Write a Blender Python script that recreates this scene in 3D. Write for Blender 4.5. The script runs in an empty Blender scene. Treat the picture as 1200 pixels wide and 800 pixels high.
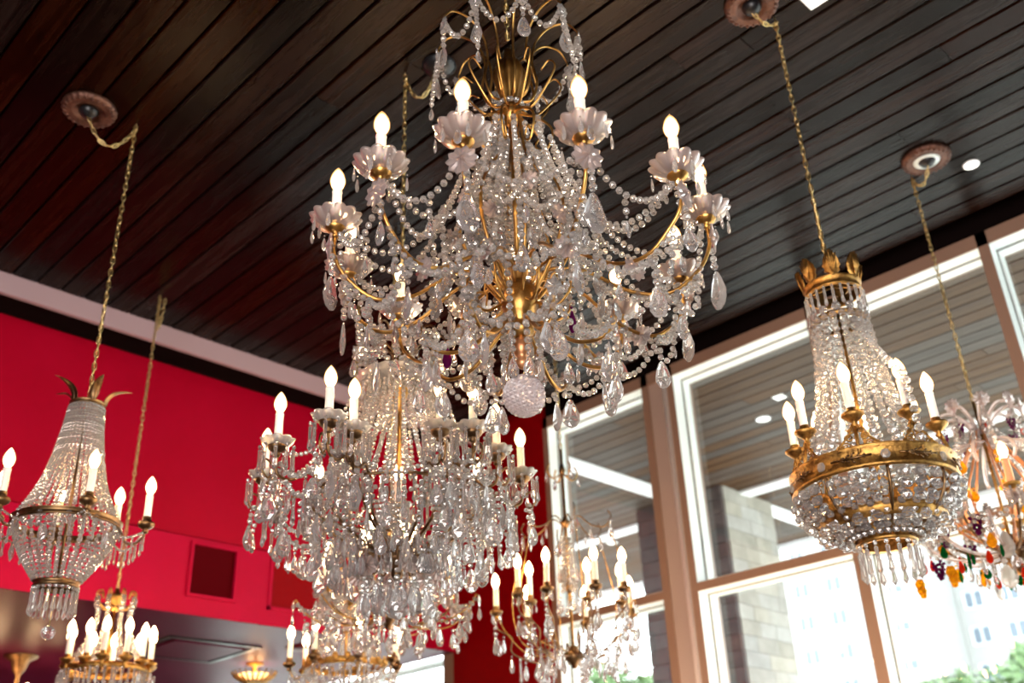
import bpy, math, random
import numpy as np
from mathutils import Matrix, Vector
random.seed(7)
PI = math.pi
SC = bpy.context.scene
COL = SC.collection
R = math.radians

# ------------------------------------------------------------------ camera
cam_d = bpy.data.cameras.new('camera'); cam = bpy.data.objects.new('camera', cam_d); COL.objects.link(cam)
CAM = Vector((0, 0, 1.6))
yaw, pitch, roll = R(-44.46), R(27.598), R(-2.381)
fw = Vector((math.sin(yaw)*math.cos(pitch), math.cos(yaw)*math.cos(pitch), math.sin(pitch)))
rt = Vector((math.cos(yaw), -math.sin(yaw), 0)); up = rt.cross(fw)
r2 = rt*math.cos(roll) + up*math.sin(roll); u2 = -rt*math.sin(roll) + up*math.cos(roll)
cam.matrix_world = Matrix(((r2.x, u2.x, -fw.x, CAM.x), (r2.y, u2.y, -fw.y, CAM.y), (r2.z, u2.z, -fw.z, CAM.z), (0, 0, 0, 1)))
cam_d.sensor_width = 36.0
cam_d.lens = 1175.72/1200*36
cam_d.clip_start = .05; cam_d.clip_end = 400
cam_d.dof.use_dof = True
cam_d.dof.focus_distance = 2.3
cam_d.dof.aperture_fstop = 2.8
SC.camera = cam

# ------------------------------------------------------------------ world, exposure, added fill lights
SC.view_settings.view_transform = 'Standard'; SC.view_settings.look = 'None'
SC.view_settings.gamma = 1; SC.view_settings.use_curve_mapping = False
SC.view_settings.exposure = 0.30
W = bpy.data.worlds.new('sky'); SC.world = W; W.use_nodes = True
wn = W.node_tree; wn.nodes.clear()
wo = wn.nodes.new('ShaderNodeOutputWorld'); wb = wn.nodes.new('ShaderNodeBackground')
wb.inputs['Color'].default_value = (.92, .965, 1, 1); wb.inputs['Strength'].default_value = 7.0
wn.links.new(wb.outputs[0], wo.inputs[0])
BULB = 85.0

def lamp(name, loc, power, color, size):
    d = bpy.data.lights.new(name, 'POINT'); d.energy = power; d.color = color; d.shadow_soft_size = size
    o = bpy.data.objects.new(name, d); o.location = loc; COL.objects.link(o); return o
# unseen warm lights added to brighten the lower window frames
lamp('warm_fill_light', (-1.8, 3.95, 1.4), 58, (1, .62, .34), .12)
lamp('warm_fill_light', (-2.9, 3.95, 1.4), 55, (1, .62, .34), .12)
lamp('warm_fill_light', (-.3, -.3, 1.9), 10, (1, .84, .70), .25)  # weak fill added beside the camera, no lamp stands here

def area(name, loc, aim, power, color, w, h):
    d = bpy.data.lights.new(name, 'AREA'); d.shape = 'RECTANGLE'; d.size = w; d.size_y = h; d.energy = power; d.color = color
    o = bpy.data.objects.new(name, d); o.location = loc; o.rotation_euler = (Vector(aim)-Vector(loc)).to_track_quat('-Z', 'Y').to_euler(); COL.objects.link(o); return o
# soft fill added behind the camera to brighten crystals and red wall
area('rear_fill_light', (1.6, -2.6, 1.8), (-1.6, 1.8, 2.3), 300, (1, .93, .90), 3.0, 2.2)

# render quality
cy = SC.cycles
cy.max_bounces = 10; cy.diffuse_bounces = 3; cy.glossy_bounces = 4; cy.transmission_bounces = 8; cy.transparent_max_bounces = 12
cy.caustics_reflective = False; cy.caustics_refractive = False
cy.sample_clamp_indirect = 4; cy.sample_clamp_direct = 0
cy.use_denoising = True
try: cy.blur_glossy = .3
except Exception: pass

# ------------------------------------------------------------------ materials
def mat(name, col, rough=.5, metal=0, **kw):
    m = bpy.data.materials.new(name); m.use_nodes = True
    p = m.node_tree.nodes['Principled BSDF']
    p.inputs['Base Color'].default_value = (*col, 1)
    p.inputs['Roughness'].default_value = rough; p.inputs['Metallic'].default_value = metal
    for k, v in kw.items():
        p.inputs[k.replace('_', ' ')].default_value = v
    return m

def noisy(name, c1, c2, scale=8, rough=(.3, .5), metal=0, stretch=(1, 1, 1), bump=0, detail=6, coat=0, island=0, spec=.5):
    """noise-mixed colour in object space; island shifts value per object"""
    m = mat(name, c1, rough[0], metal); nt = m.node_tree; N = nt.nodes; L = nt.links; p = N['Principled BSDF']
    p.inputs['Specular IOR Level'].default_value = spec
    tc = N.new('ShaderNodeTexCoord'); mp = N.new('ShaderNodeMapping'); mp.inputs['Scale'].default_value = stretch
    L.new(tc.outputs['Object'], mp.inputs[0])
    oi = N.new('ShaderNodeObjectInfo')
    vadd = N.new('ShaderNodeVectorMath'); vadd.operation = 'ADD'
    mul = N.new('ShaderNodeMath'); mul.operation = 'MULTIPLY'; mul.inputs[1].default_value = 37.0
    L.new(oi.outputs['Random'], mul.inputs[0]); L.new(mp.outputs[0], vadd.inputs[0]); L.new(mul.outputs[0], vadd.inputs[1])
    nz = N.new('ShaderNodeTexNoise'); nz.inputs['Scale'].default_value = scale; nz.inputs['Detail'].default_value = detail
    nz.inputs['Roughness'].default_value = .65
    L.new(vadd.outputs[0], nz.inputs['Vector'])
    rp = N.new('ShaderNodeValToRGB'); rp.color_ramp.elements[0].position = .35; rp.color_ramp.elements[1].position = .68
    rp.color_ramp.elements[0].color = (*c1, 1); rp.color_ramp.elements[1].color = (*c2, 1)
    L.new(nz.outputs['Fac'], rp.inputs[0]); last = rp.outputs[0]
    if island:
        hs = N.new('ShaderNodeHueSaturation'); mr = N.new('ShaderNodeMapRange')
        mr.inputs['To Min'].default_value = 1-island; mr.inputs['To Max'].default_value = 1+island
        L.new(oi.outputs['Random'], mr.inputs[0]); L.new(mr.outputs[0], hs.inputs['Value']); L.new(last, hs.inputs['Color'])
        m2 = N.new('ShaderNodeMath'); m2.operation = 'MULTIPLY'; m2.inputs[1].default_value = 7.31
        fr = N.new('ShaderNodeMath'); fr.operation = 'FRACT'; L.new(oi.outputs['Random'], m2.inputs[0]); L.new(m2.outputs[0], fr.inputs[0])
        mr2 = N.new('ShaderNodeMapRange'); mr2.inputs['To Min'].default_value = .55; mr2.inputs['To Max'].default_value = 1.5
        L.new(fr.outputs[0], mr2.inputs[0]); L.new(mr2.outputs[0], hs.inputs['Saturation'])
        last = hs.outputs[0]
    L.new(last, p.inputs['Base Color'])
    mr = N.new('ShaderNodeMapRange'); mr.inputs['To Min'].default_value = rough[0]; mr.inputs['To Max'].default_value = rough[1]
    L.new(nz.outputs['Fac'], mr.inputs[0]); L.new(mr.outputs[0], p.inputs['Roughness'])
    if bump:
        b = N.new('ShaderNodeBump'); b.inputs['Strength'].default_value = bump; b.inputs['Distance'].default_value = .01
        L.new(nz.outputs['Fac'], b.inputs['Height']); L.new(b.outputs[0], p.inputs['Normal'])
    return m

def glassy(name, col, rough=.02, ior=1.55, white=.12, clear=.25, wcol=None):
    """cut glass: refraction with a little clear pass-through and a little milky scatter"""
    m = bpy.data.materials.new(name); m.use_nodes = True; nt = m.node_tree; N = nt.nodes; L = nt.links
    N.remove(N['Principled BSDF']); out = N['Material Output']
    g = N.new('ShaderNodeBsdfGlass'); g.inputs['Color'].default_value = (*col, 1); g.inputs['Roughness'].default_value = rough; g.inputs['IOR'].default_value = ior
    t = N.new('ShaderNodeBsdfTransparent'); t.inputs['Color'].default_value = (*col, 1)
    d = N.new('ShaderNodeBsdfTranslucent'); d.inputs['Color'].default_value = (*(wcol or col), 1)
    df = N.new('ShaderNodeBsdfDiffuse'); df.inputs['Color'].default_value = (*(wcol or col), 1)
    a = N.new('ShaderNodeMixShader'); a.inputs[0].default_value = clear; L.new(g.outputs[0], a.inputs[1]); L.new(t.outputs[0], a.inputs[2])
    dd = N.new('ShaderNodeMixShader'); dd.inputs[0].default_value = .5; L.new(d.outputs[0], dd.inputs[1]); L.new(df.outputs[0], dd.inputs[2])
    b = N.new('ShaderNodeMixShader'); b.inputs[0].default_value = white; L.new(a.outputs[0], b.inputs[1]); L.new(dd.outputs[0], b.inputs[2])
    L.new(b.outputs[0], out.inputs[0]); return m

M = {}
M['crystal'] = glassy('cut_crystal', (1, .985, .985), .0, 1.75, .13, .10, (1, .96, .96))
M['bead'] = glassy('crystal_bead', (1, .98, .965), .0, 1.8, .25, .05, (1, .95, .92))
M['pinkglass'] = glassy('rose_glass', (1, .92, .90), .03, 1.5, .26, .18, (1, .87, .85))
M['clear_pan'] = glassy('clear_glass', (1, .98, .95), .03, 1.6, .34, .14, (1, .96, .92))
M['cutball'] = glassy('deep_cut_glass', (.98, .95, .97), .08, 1.52, .42, .05, (.95, .86, .89))
for k, c in dict(amber=(1, .55, .03), amethyst=(.25, .02, .16), emerald=(.01, .22, .05), ruby=(.75, .06, .02), peach=(1, .5, .2), sapphire=(.1, .5, .8)).items():
    M[k] = glassy(k+'_glass', c, .03, 1.5, .45, .1)
M['brass'] = noisy('antique_brass', (.28, .14, .04), (.66, .38, .11), 18, (.22, .42), 1, bump=.15)
M['gilt'] = noisy('gilt_bronze', (.20, .10, .03), (.66, .37, .10), 45, (.30, .55), 1, bump=.35)
M['dark_brass'] = noisy('dark_bronze', (.10, .055, .03), (.30, .18, .08), 25, (.3, .5), 1)
M['copper_wood'] = noisy('burnished_knob', (.45, .17, .07), (.7, .33, .15), 20, (.25, .4), .6)
M['chain'] = noisy('chain_brass', (.55, .40, .16), (.80, .62, .30), 30, (.2, .4), 1)
M['medallion'] = noisy('medallion_bronze', (.05, .018, .012), (.16, .07, .045), 25, (.35, .6), .5, bump=.4)
M['black'] = mat('black_metal', (.012, .012, .014), .35, .3)
M['candle'] = mat('ivory_sleeve', (.93, .88, .80), .4, 0, Subsurface_Weight=.25)
M['peach_candle'] = mat('peach_sleeve', (.9, .42, .2), .4, 0, Subsurface_Weight=.25)
def bulbmat():
    m = bpy.data.materials.new('lit_bulb'); m.use_nodes = True; nt = m.node_tree; N = nt.nodes; L = nt.links
    N.remove(N['Principled BSDF']); e = N.new('ShaderNodeEmission')
    lw = N.new('ShaderNodeLayerWeight'); lw.inputs[0].default_value = .5
    rp = N.new('ShaderNodeValToRGB'); r = rp.color_ramp
    r.elements[0].position = .22; r.elements[0].color = (1, .64, .33, 1); r.elements[1].position = .72; r.elements[1].color = (1.0/BULB, .50/BULB, .15/BULB, 1)
    e1 = r.elements.new(.50); e1.color = (3/BULB, 1.9/BULB, .95/BULB, 1)
    L.new(lw.outputs['Facing'], rp.inputs[0]); L.new(rp.outputs[0], e.inputs[0]); e.inputs[1].default_value = BULB
    L.new(e.outputs[0], N['Material Output'].inputs[0]); return m
M['bulb'] = bulbmat()
def emis(name, c, s):
    m = bpy.data.materials.new(name); m.use_nodes = True; N = m.node_tree.nodes; N.remove(N['Principled BSDF'])
    e = N.new('ShaderNodeEmission'); e.inputs[0].default_value = (*c, 1); e.inputs[1].default_value = s
    m.node_tree.links.new(e.outputs[0], N['Material Output'].inputs[0]); return m
M['downlight'] = emis('downlight_lens', (1, .97, .92), 3.0)
M['shade_light'] = emis('lamp_glow', (1, .55, .2), 4.0)
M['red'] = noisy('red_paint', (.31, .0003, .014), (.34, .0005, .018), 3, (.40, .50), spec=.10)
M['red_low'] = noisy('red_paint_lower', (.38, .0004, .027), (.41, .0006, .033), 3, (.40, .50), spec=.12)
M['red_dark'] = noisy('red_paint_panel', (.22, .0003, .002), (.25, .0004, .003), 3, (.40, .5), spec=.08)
M['gloss_ceiling'] = noisy('glossy_plum_ceiling', (.07, .006, .022), (.10, .012, .034), 2, (.36, .46), spec=.10)
M['gloss_ceiling'].node_tree.nodes['Principled BSDF'].inputs['Specular Tint'].default_value = (.75, .5, 1, 1)
M['gloss_ceiling'].node_tree.nodes['Principled BSDF'].inputs['IOR'].default_value = 1.3
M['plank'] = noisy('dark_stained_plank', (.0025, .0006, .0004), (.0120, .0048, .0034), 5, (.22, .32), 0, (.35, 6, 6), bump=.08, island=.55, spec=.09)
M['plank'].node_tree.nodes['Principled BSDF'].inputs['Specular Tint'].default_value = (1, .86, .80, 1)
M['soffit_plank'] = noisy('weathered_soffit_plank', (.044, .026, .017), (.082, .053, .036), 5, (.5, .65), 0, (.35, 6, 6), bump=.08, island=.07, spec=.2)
M['recess'] = mat('dark_recess', (.004, .002, .002), .9, 0, Specular_IOR_Level=.05)
M['fascia'] = mat('pink_grey_fascia', (.36, .25, .275), .4)
M['frame'] = mat('taupe_window_frame', (.25, .16, .12), .42)
M['frame_pale'] = mat('pale_mullion_cover', (.38, .30, .275), .35)
M['alu'] = mat('brushed_aluminium_strip', (.7, .7, .72), .3, .5)
M['bead_white'] = mat('white_glazing_frame', (.80, .88, .88), .4)
M['gasket'] = mat('dark_gasket', (.02, .03, .03), .5)
M['white'] = mat('white_paint', (.85, .87, .88), .5)
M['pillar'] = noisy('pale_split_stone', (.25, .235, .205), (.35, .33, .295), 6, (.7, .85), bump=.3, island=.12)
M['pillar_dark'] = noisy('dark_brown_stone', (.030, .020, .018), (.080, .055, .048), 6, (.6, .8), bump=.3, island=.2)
M['facade'] = mat('pale_facade', (.26, .26, .255), .7)
M['farglass'] = mat('far_window_glass', (.10, .125, .16), .4)
M['ground'] = mat('pale_paving', (.62, .60, .56), .8)
M['leaf'] = noisy('tree_leaves', (.05, .10, .03), (.12, .20, .07), 8, (.5, .7))
M['bark'] = mat('bark', (.12, .08, .05), .8)
M['floor'] = noisy('timber_floor', (.08, .05, .035), (.12, .08, .055), 6, (.3, .45), 0, (.4, 6, 6))
M['plaster'] = mat('dark_plaster', (.10, .08, .08), .6)
M['grille'] = mat('dark_red_grille', (.09, .001, .004), .5, 0, Specular_IOR_Level=.1)
M['grille_in'] = mat('vent_inside', (.015, .002, .003), .8)
def windowglass():
    m = bpy.data.materials.new('window_glass'); m.use_nodes = True; nt = m.node_tree; N = nt.nodes; L = nt.links
    N.remove(N['Principled BSDF']); t = N.new('ShaderNodeBsdfTransparent'); t.inputs[0].default_value = (.93, .965, .95, 1)
    g = N.new('ShaderNodeBsdfGlossy'); g.inputs['Roughness'].default_value = 0
    f = N.new('ShaderNodeFresnel'); ge = N.new('ShaderNodeNewGeometry'); mr = N.new('ShaderNodeMapRange')   # same reflectance on both faces of the thin pane
    mr.inputs['To Min'].default_value = 1.45; mr.inputs['To Max'].default_value = 1/1.45; L.new(ge.outputs['Backfacing'], mr.inputs[0]); L.new(mr.outputs[0], f.inputs[0])
    x = N.new('ShaderNodeMixShader'); L.new(f.outputs[0], x.inputs[0]); L.new(t.outputs[0], x.inputs[1]); L.new(g.outputs[0], x.inputs[2])
    L.new(x.outputs[0], N['Material Output'].inputs[0]); return m
M['pane'] = windowglass()

# ------------------------------------------------------------------ mesh tools
class G:
    def __init__(s): s.v = []; s.f = []; s.n = 0
    def add(s, V, F, m=None):
        V = np.asarray(V, float)
        if m is not None: V = V @ m[:3, :3].T + m[:3, 3]
        s.v.append(V); s.f.extend([tuple(i+s.n for i in f) for f in F]); s.n += len(V); return s
    def g(s, o, m=None):
        return s.add(o[0], o[1], m)
    def mesh(s, name, mt, smooth=False):
        me = bpy.data.meshes.new(name); me.from_pydata(np.vstack(s.v).tolist(), [], s.f); me.materials.append(M[mt] if isinstance(mt, str) else mt)
        if smooth: me.polygons.foreach_set('use_smooth', [True]*len(me.polygons))
        me.update(); return me
def mx(x=0, y=0, z=0, rz=0, ry=0, rx=0, s=1, sx=1, sy=1, sz=1):
    m = Matrix.Translation((x, y, z)) @ Matrix.Rotation(rz, 4, 'Z') @ Matrix.Rotation(ry, 4, 'Y') @ Matrix.Rotation(rx, 4, 'X') @ Matrix.Diagonal((s*sx, s*sy, s*sz, 1))
    return m
def nm(m): return np.array(m)
def box(x0, x1, y0, y1, z0, z1):
    V = [(x, y, z) for x in (x0, x1) for y in (y0, y1) for z in (z0, z1)]
    return V, [(0, 1, 3, 2), (4, 6, 7, 5), (0, 4, 5, 1), (2, 3, 7, 6), (0, 2, 6, 4), (1, 5, 7, 3)]
def lathe(pr, n=16, mod=None, stag=False):
    """profile of (r, z); r of 0 makes a tip"""
    V = []; F = []; rows = []
    for j, (r, z) in enumerate(pr):
        if r <= 1e-6: rows.append([len(V)]); V.append((0, 0, z)); continue
        row = []
        for i in range(n):
            a = 2*PI*(i+(.5 if stag and j % 2 else 0))/n; rr = r*(mod(a, j) if mod else 1)
            row.append(len(V)); V.append((rr*math.cos(a), rr*math.sin(a), z))
        rows.append(row)
    for A, B in zip(rows, rows[1:]):
        for i in range(n):
            k = (i+1) % n
            if len(A) == 1 and len(B) == 1: continue
            if len(A) == 1: F.append((A[0], B[i], B[k]))
            elif len(B) == 1: F.append((A[i], B[0], A[k]))
            elif stag: F.extend([(A[i], B[i], A[k]), (A[k], B[i], B[k])])
            else: F.append((A[i], B[i], B[k], A[k]))
    return np.array(V), F
def cat(pts, n=6):
    P = [Vector(p) for p in pts]; P = [P[0]*2-P[1]]+P+[P[-1]*2-P[-2]]; out = []
    for i in range(1, len(P)-2):
        for k in range(n):
            t = k/n; a, b, c, d = P[i-1], P[i], P[i+1], P[i+2]
            out.append(.5*((2*b)+(c-a)*t+(2*a-5*b+4*c-d)*t*t+(3*b-a-3*c+d)*t**3))
    out.append(P[-2]); return out
def tube(pts, r, n=8, taper=None, cap=True):
    P = [Vector(p) for p in pts]; V = []; F = []; prev = None
    for i, p in enumerate(P):
        t = (P[min(i+1, len(P)-1)]-P[max(i-1, 0)]).normalized()
        if prev is None: a = Vector((0, 0, 1)) if abs(t.z) < .9 else Vector((1, 0, 0)); prev = t.cross(a).normalized()
        prev = (prev-t*prev.dot(t)).normalized(); b = t.cross(prev)
        rr = r*(taper(i/(len(P)-1)) if taper else 1)
        for k in range(n):
            an = 2*PI*k/n; q = p+(prev*math.cos(an)+b*math.sin(an))*rr; V.append(tuple(q))
    for i in range(len(P)-1):
        for k in range(n):
            F.append((i*n+k, i*n+(k+1) % n, (i+1)*n+(k+1) % n, (i+1)*n+k))
    if cap: F.append(tuple(range(n-1, -1, -1))); F.append(tuple((len(P)-1)*n+k for k in range(n)))
    return np.array(V), F
def obj(name, me, parent=None, m=None):
    o = bpy.data.objects.new(name, me); COL.objects.link(o)
    if parent is not None: o.parent = parent
    if m is not None: o.matrix_local = m
    return o
def thing(o, label, cat_, group=None):
    o['label'] = label; o['category'] = cat_
    if group: o['group'] = group
    return o
def struct(name, geo, mt, parent=None):
    g = G(); [g.g(x) for x in (geo if isinstance(geo, list) else [geo])]
    o = obj(name, g.mesh(name, mt), parent)
    if parent is None: o['kind'] = 'structure'
    return o
def pol(r, a, z): return (r*math.cos(a), r*math.sin(a), z)

# ------------------------------------------------------------------ the room
XW, YW, ZC = -4.95, 4.4, 4.2
ceiling = struct('ceiling', [box(-4.57, 4, -4, 4.28, 4.225, 4.32)], 'recess')
for r_ in range(34):                                   # boards run along the window wall
    y1 = 4.279-r_*.1172; y0 = y1-.1085
    x = -4.55
    while x < .9:
        ln = random.uniform(2.0, 4.2); x1 = min(x+ln, 1.0)
        bev = .004; z0 = 4.2+random.uniform(0, .0015)
        V = [(x, y0, 4.225), (x, y0, z0+bev), (x, y0+bev, z0), (x, y1-bev, z0), (x, y1, z0+bev), (x, y1, 4.225)]
        V2 = [(x1-.003, b, c) for _, b, c in V]; F = [(i, (i+1) % 6, 6+(i+1) % 6, 6+i) for i in range(6)]+[(5, 4, 3, 2, 1, 0), (6, 7, 8, 9, 10, 11)]
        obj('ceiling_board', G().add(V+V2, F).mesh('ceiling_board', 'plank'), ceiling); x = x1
struct('ceiling_soffit', [box(-5.1, 4, 4.44, 4.7, 4.158, 4.36), box(-4.95, -4.575, -4, 4.28, 4.195, 4.32), box(-4.95, 4, 4.28, 4.45, 4.30, 4.34), box(-4.95, 4, 4.262, 4.28, 4.228, 4.34)], 'recess')
struct('trim_1', box(-4.575, -4.55, -4, 4.27, 4.095, 4.203), 'fascia')
struct('trim_2', box(-4.95, 4, 4.43, 4.46, 4.150, 4.34), 'recess')
struct('floor', box(-9.5, 4, -4, 4.4, -.1, 0), 'floor')
struct('wall_back', box(-4.95, 4.1, -4.1, -4, 0, 4.3), 'plaster')
struct('wall_right', box(4, 4.1, -4, 4.5, 0, 4.3), 'plaster')
# red bulkhead above the lower room, with its groove, two recessed panels and lower step
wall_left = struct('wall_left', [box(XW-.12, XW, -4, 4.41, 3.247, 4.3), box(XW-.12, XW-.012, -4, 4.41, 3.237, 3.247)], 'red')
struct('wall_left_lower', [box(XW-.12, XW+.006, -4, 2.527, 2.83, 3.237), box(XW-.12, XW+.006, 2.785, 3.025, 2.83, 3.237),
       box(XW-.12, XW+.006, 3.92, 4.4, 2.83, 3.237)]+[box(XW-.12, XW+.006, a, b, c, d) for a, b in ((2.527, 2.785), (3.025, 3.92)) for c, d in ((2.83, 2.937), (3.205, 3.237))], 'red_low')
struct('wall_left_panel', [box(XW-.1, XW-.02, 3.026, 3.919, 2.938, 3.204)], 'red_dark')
fr = []
for a, b, c, d in ((3.005, 3.025, 2.915, 3.225), (3.92, 3.94, 2.915, 3.225), (3.005, 3.94, 2.915, 2.935), (3.005, 3.94, 3.207, 3.225)):
    fr.append(box(XW, XW+.014, a, b, c, d))
struct('trim_3', fr, 'red_low')
# lower room beyond
low = struct('ceiling_lower', box(-9.5, XW+.004, -4, 4.4, 2.827, 2.9), 'gloss_ceiling')
struct('wall_far', box(-9.6, -9.5, -4, 4.4, 0, 2.9), 'red')
struct('wall_far_side', box(-9.6, -4.95, -4.1, -4, 0, 2.9), 'red')
# vent in the bulkhead
vent = obj('air_vent', None); thing(vent, 'dark red slatted air vent set in the red bulkhead', 'vent'); vent.location = (XW+.006, 2.656, 2.94)
g = G(); W_, H_ = .1285, .262
for a, b, c, d in ((-W_-.018, -W_, -.018, H_+.018), (W_, W_+.018, -.018, H_+.018), (-W_, W_, -.018, 0), (-W_, W_, H_, H_+.018)): g.g(box(-.004, .012, a, b, c, d))
obj('vent_frame', g.mesh('vent_frame', 'red_low'), vent)
obj('back_plate', G().g(box(-.05, -.045, -W_, W_, 0, H_)).mesh('back_plate', 'grille_in'), vent)
sl = G().g(box(-.012, .012, -W_, W_, -.0015, .0015)).mesh('slat', 'grille')
for k in range(20): obj('slat', sl, vent, mx(-.016, 0, .008+k*.0131, ry=R(-35)))
gv = G()
for k in range(13): gv.g(box(-.030, -.026, -W_+.018+k*.0178, -W_+.021+k*.0178, 0, H_))
obj('upright_bars', gv.mesh('upright_bars', 'grille'), vent)

# ------------------------------------------------------------------ window wall
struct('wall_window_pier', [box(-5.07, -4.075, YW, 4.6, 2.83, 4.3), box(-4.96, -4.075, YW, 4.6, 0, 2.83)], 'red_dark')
struct('wall_window_low', box(-4.075, 4, YW, 4.6, 0, .45), 'frame')
struct('trim_4', box(-4.075, 4, YW, YW+.19, 4.088, 4.158), 'frame')
wid = [0]
def window(x0, x1, zt, zb, transom=None, deep=.11):
    """white lined opening between taupe members; x0..x1 the clear opening of the taupe frame"""
    wid[0] += 1; n = wid[0]
    w = obj('window_%d' % n, None); w['kind'] = 'structure'
    yb = YW+.045
    spans = [(zt, zb)] if transom is None else [(zt, transom+.024), (transom-.024, zb)]
    for (t, b) in spans:
        def ring(i, k, y0, y1):
            g = G()
            for q in ((x0+i, x0+i+k, b+i, t-i), (x1-i-k, x1-i, b+i, t-i), (x0+i+k, x1-i-k, t-i-k, t-i), (x0+i+k, x1-i-k, b+i, b+i+k)): g.g(box(q[0], q[1], y0, y1, q[2], q[3]))
            return g
        obj('reveal', ring(-.004, .005, YW+.004, YW+.085).mesh('reveal', 'bead_white'), w)
        obj('gasket', ring(-.004, .007, YW+.085, YW+.094).mesh('gasket', 'gasket'), w)
        obj('glazing_bead', ring(-.004, .014, YW+.094, YW+.15).mesh('glazing_bead', 'bead_white'), w)
        obj('pane', G().g(box(x0+.008, x1-.008, YW+.120, YW+.126, b+.008, t-.008)).mesh('pane', 'pane'), w)
    if transom: obj('transom', G().g(box(x0, x1, YW, YW+.19, transom-.022, transom+.022)).mesh('transom', 'frame'), w)
    return w
TR = 2.860
window(-4.035, -3.262, 4.085, .45, TR)
window(-3.034, -2.150, 4.085, .45, TR)
window(-2.092, -1.237, 4.085, .45, TR)
window(-1.187, -.30, 4.085, .45, TR)
window(-.25, .65, 4.085, .45, TR)
window(.70, 1.60, 4.085, .45, TR)
window(1.65, 2.75, 4.085, .45, TR)
window(-6.6, -5.06, 2.80, .45)
window(-8.2, -6.66, 2.80, .45)
for k, (a, b) in enumerate(((-4.075, -4.035), (-2.150, -2.092), (-1.237, -1.187), (-.30, -.25), (.65, .70), (1.60, 1.65), (2.75, 4.0))):
    struct('trim_%d' % (5+k), box(a, b, YW, YW+.19, .45, 4.158), 'frame')
# double mullion between the first two windows: taupe, pale cover, bright strip, taupe
mu = obj('trim_12', None); mu['kind'] = 'structure'
obj('frame_member', G().g(box(-3.262, -3.215, YW, YW+.19, .45, 4.158)).mesh('frame_member', 'frame'), mu)
obj('frame_member', G().g(box(-3.074, -3.034, YW, YW+.19, .45, 4.158)).mesh('frame_member', 'frame'), mu)
obj('cover_strip', G().g(box(-3.215, -3.108, YW+.012, YW+.19, .45, 4.13)).mesh('cover_strip', 'frame_pale'), mu)
obj('bright_strip', G().g(box(-3.108, -3.086, YW-.006, YW+.19, .45, 4.13)).mesh('bright_strip', 'alu'), mu)
obj('cover_edge', G().g(box(-3.086, -3.074, YW+.004, YW+.19, .45, 4.13)).mesh('cover_edge', 'frame_pale'), mu)
struct('wall_window_end', [box(-5.06, -4.96, YW, YW+.19, 0, 2.83), box(-6.66, -6.6, YW, YW+.09, 0, 2.83), box(-9.5, -8.2, YW, YW+.1, 0, 2.83), box(-9.5, -4.97, YW, YW+.2, 0, .45)], 'frame')

# ------------------------------------------------------------------ outside
soff = struct('exterior_soffit', [box(-9, 4, 4.50, 8.45, 4.23, 4.3)], 'recess')
for r_ in range(32):
    y0 = 4.515+r_*.1232
    if y0 > 8.35: break
    x = -9
    while x < 3:
        x1 = min(x+random.uniform(2.5, 4.5), 3.2)
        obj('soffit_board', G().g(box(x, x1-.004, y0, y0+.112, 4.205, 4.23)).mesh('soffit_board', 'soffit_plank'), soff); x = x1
struct('exterior_trim', [box(-4.67, -4.50, 4.5, 6.49, 4.185, 4.206)], 'white')
struct('exterior_trim', [box(-8.5, -4.99, 6.78, 6.92, 4.185, 4.206)], 'white')
struct('exterior_trim', [box(-4.16, 3.2, 6.77, 6.92, 4.185, 4.206)], 'white')
struct('exterior_trim', [box(-4.33, -4.18, 7.24, 8.4, 4.185, 4.206)], 'white')
struct('exterior_fascia', [box(-9, 4, 8.40, 8.52, 4.16, 4.34)], 'white')
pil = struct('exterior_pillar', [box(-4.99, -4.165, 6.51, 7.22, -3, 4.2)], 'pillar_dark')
for r_ in range(28):                                   # courses of stone on the two faces that show
    z1 = 4.2-r_*.115; z0 = z1-.109
    if z0 < 1.2: break
    x = -5.0
    while x < -4.18:
        x1 = min(x+random.uniform(.18, .42), -4.155)
        if -4.155-x1 < .08: x1 = -4.155
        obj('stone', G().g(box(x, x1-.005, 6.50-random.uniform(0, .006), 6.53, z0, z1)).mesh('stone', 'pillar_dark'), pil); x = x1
    y = 6.532
    while y < 7.2:
        y1 = min(y+random.uniform(.18, .42), 7.23)
        if 7.23-y1 < .08: y1 = 7.23
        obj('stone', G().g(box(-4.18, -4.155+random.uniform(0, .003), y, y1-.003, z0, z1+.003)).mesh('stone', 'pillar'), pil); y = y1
struct('ground_outside', box(-90, 60, 4.6, 140, -3.2, -3.0), 'ground')
def downlight(x, y, z, label, square=False, r=.035, ring='white', grp=None):
    t = obj('downlight', None); t.location = (x, y, z); thing(t, label, 'ceiling light', grp)
    if square:
        obj('trim_ring', G().g(box(-r, r, -r, r, -.006, 0)).mesh('trim_ring', 'white'), t); obj('lens', G().g(box(-r*.86, r*.86, -r*.86, r*.86, -.008, -.006)).mesh('lens', 'downlight'), t)
    else:
        obj('trim_ring', G().g(lathe([(0, 0), (r, 0), (r, -.006), (r*.9, -.008), (r*.86, -.006), (0, -.006)], 28)).mesh('trim_ring', 'white', True), t)
        obj('lens', G().g(lathe([(r*.86, -.0065), (0, -.0085)], 28)).mesh('lens', 'downlight'), t)
downlight(-1.026, 3.905, 4.2, 'small round white downlight set in the ceiling boards beside the bronze medallion')
downlight(-.985, 2.555, 4.2, 'square white ceiling fitting cut off by the top edge of the photo', True, .045)
downlight(-3.19, 5.63, 4.205, 'round white light in the soffit seen through the tall window', r=.05)
downlight(-2.92, 5.40, 4.205, 'small square white light in the outside soffit above the round one', True, .035)
downlight(-5.74, 7.05, 4.205, 'small square light in the outside soffit seen through the narrow window', True, .04)

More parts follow.
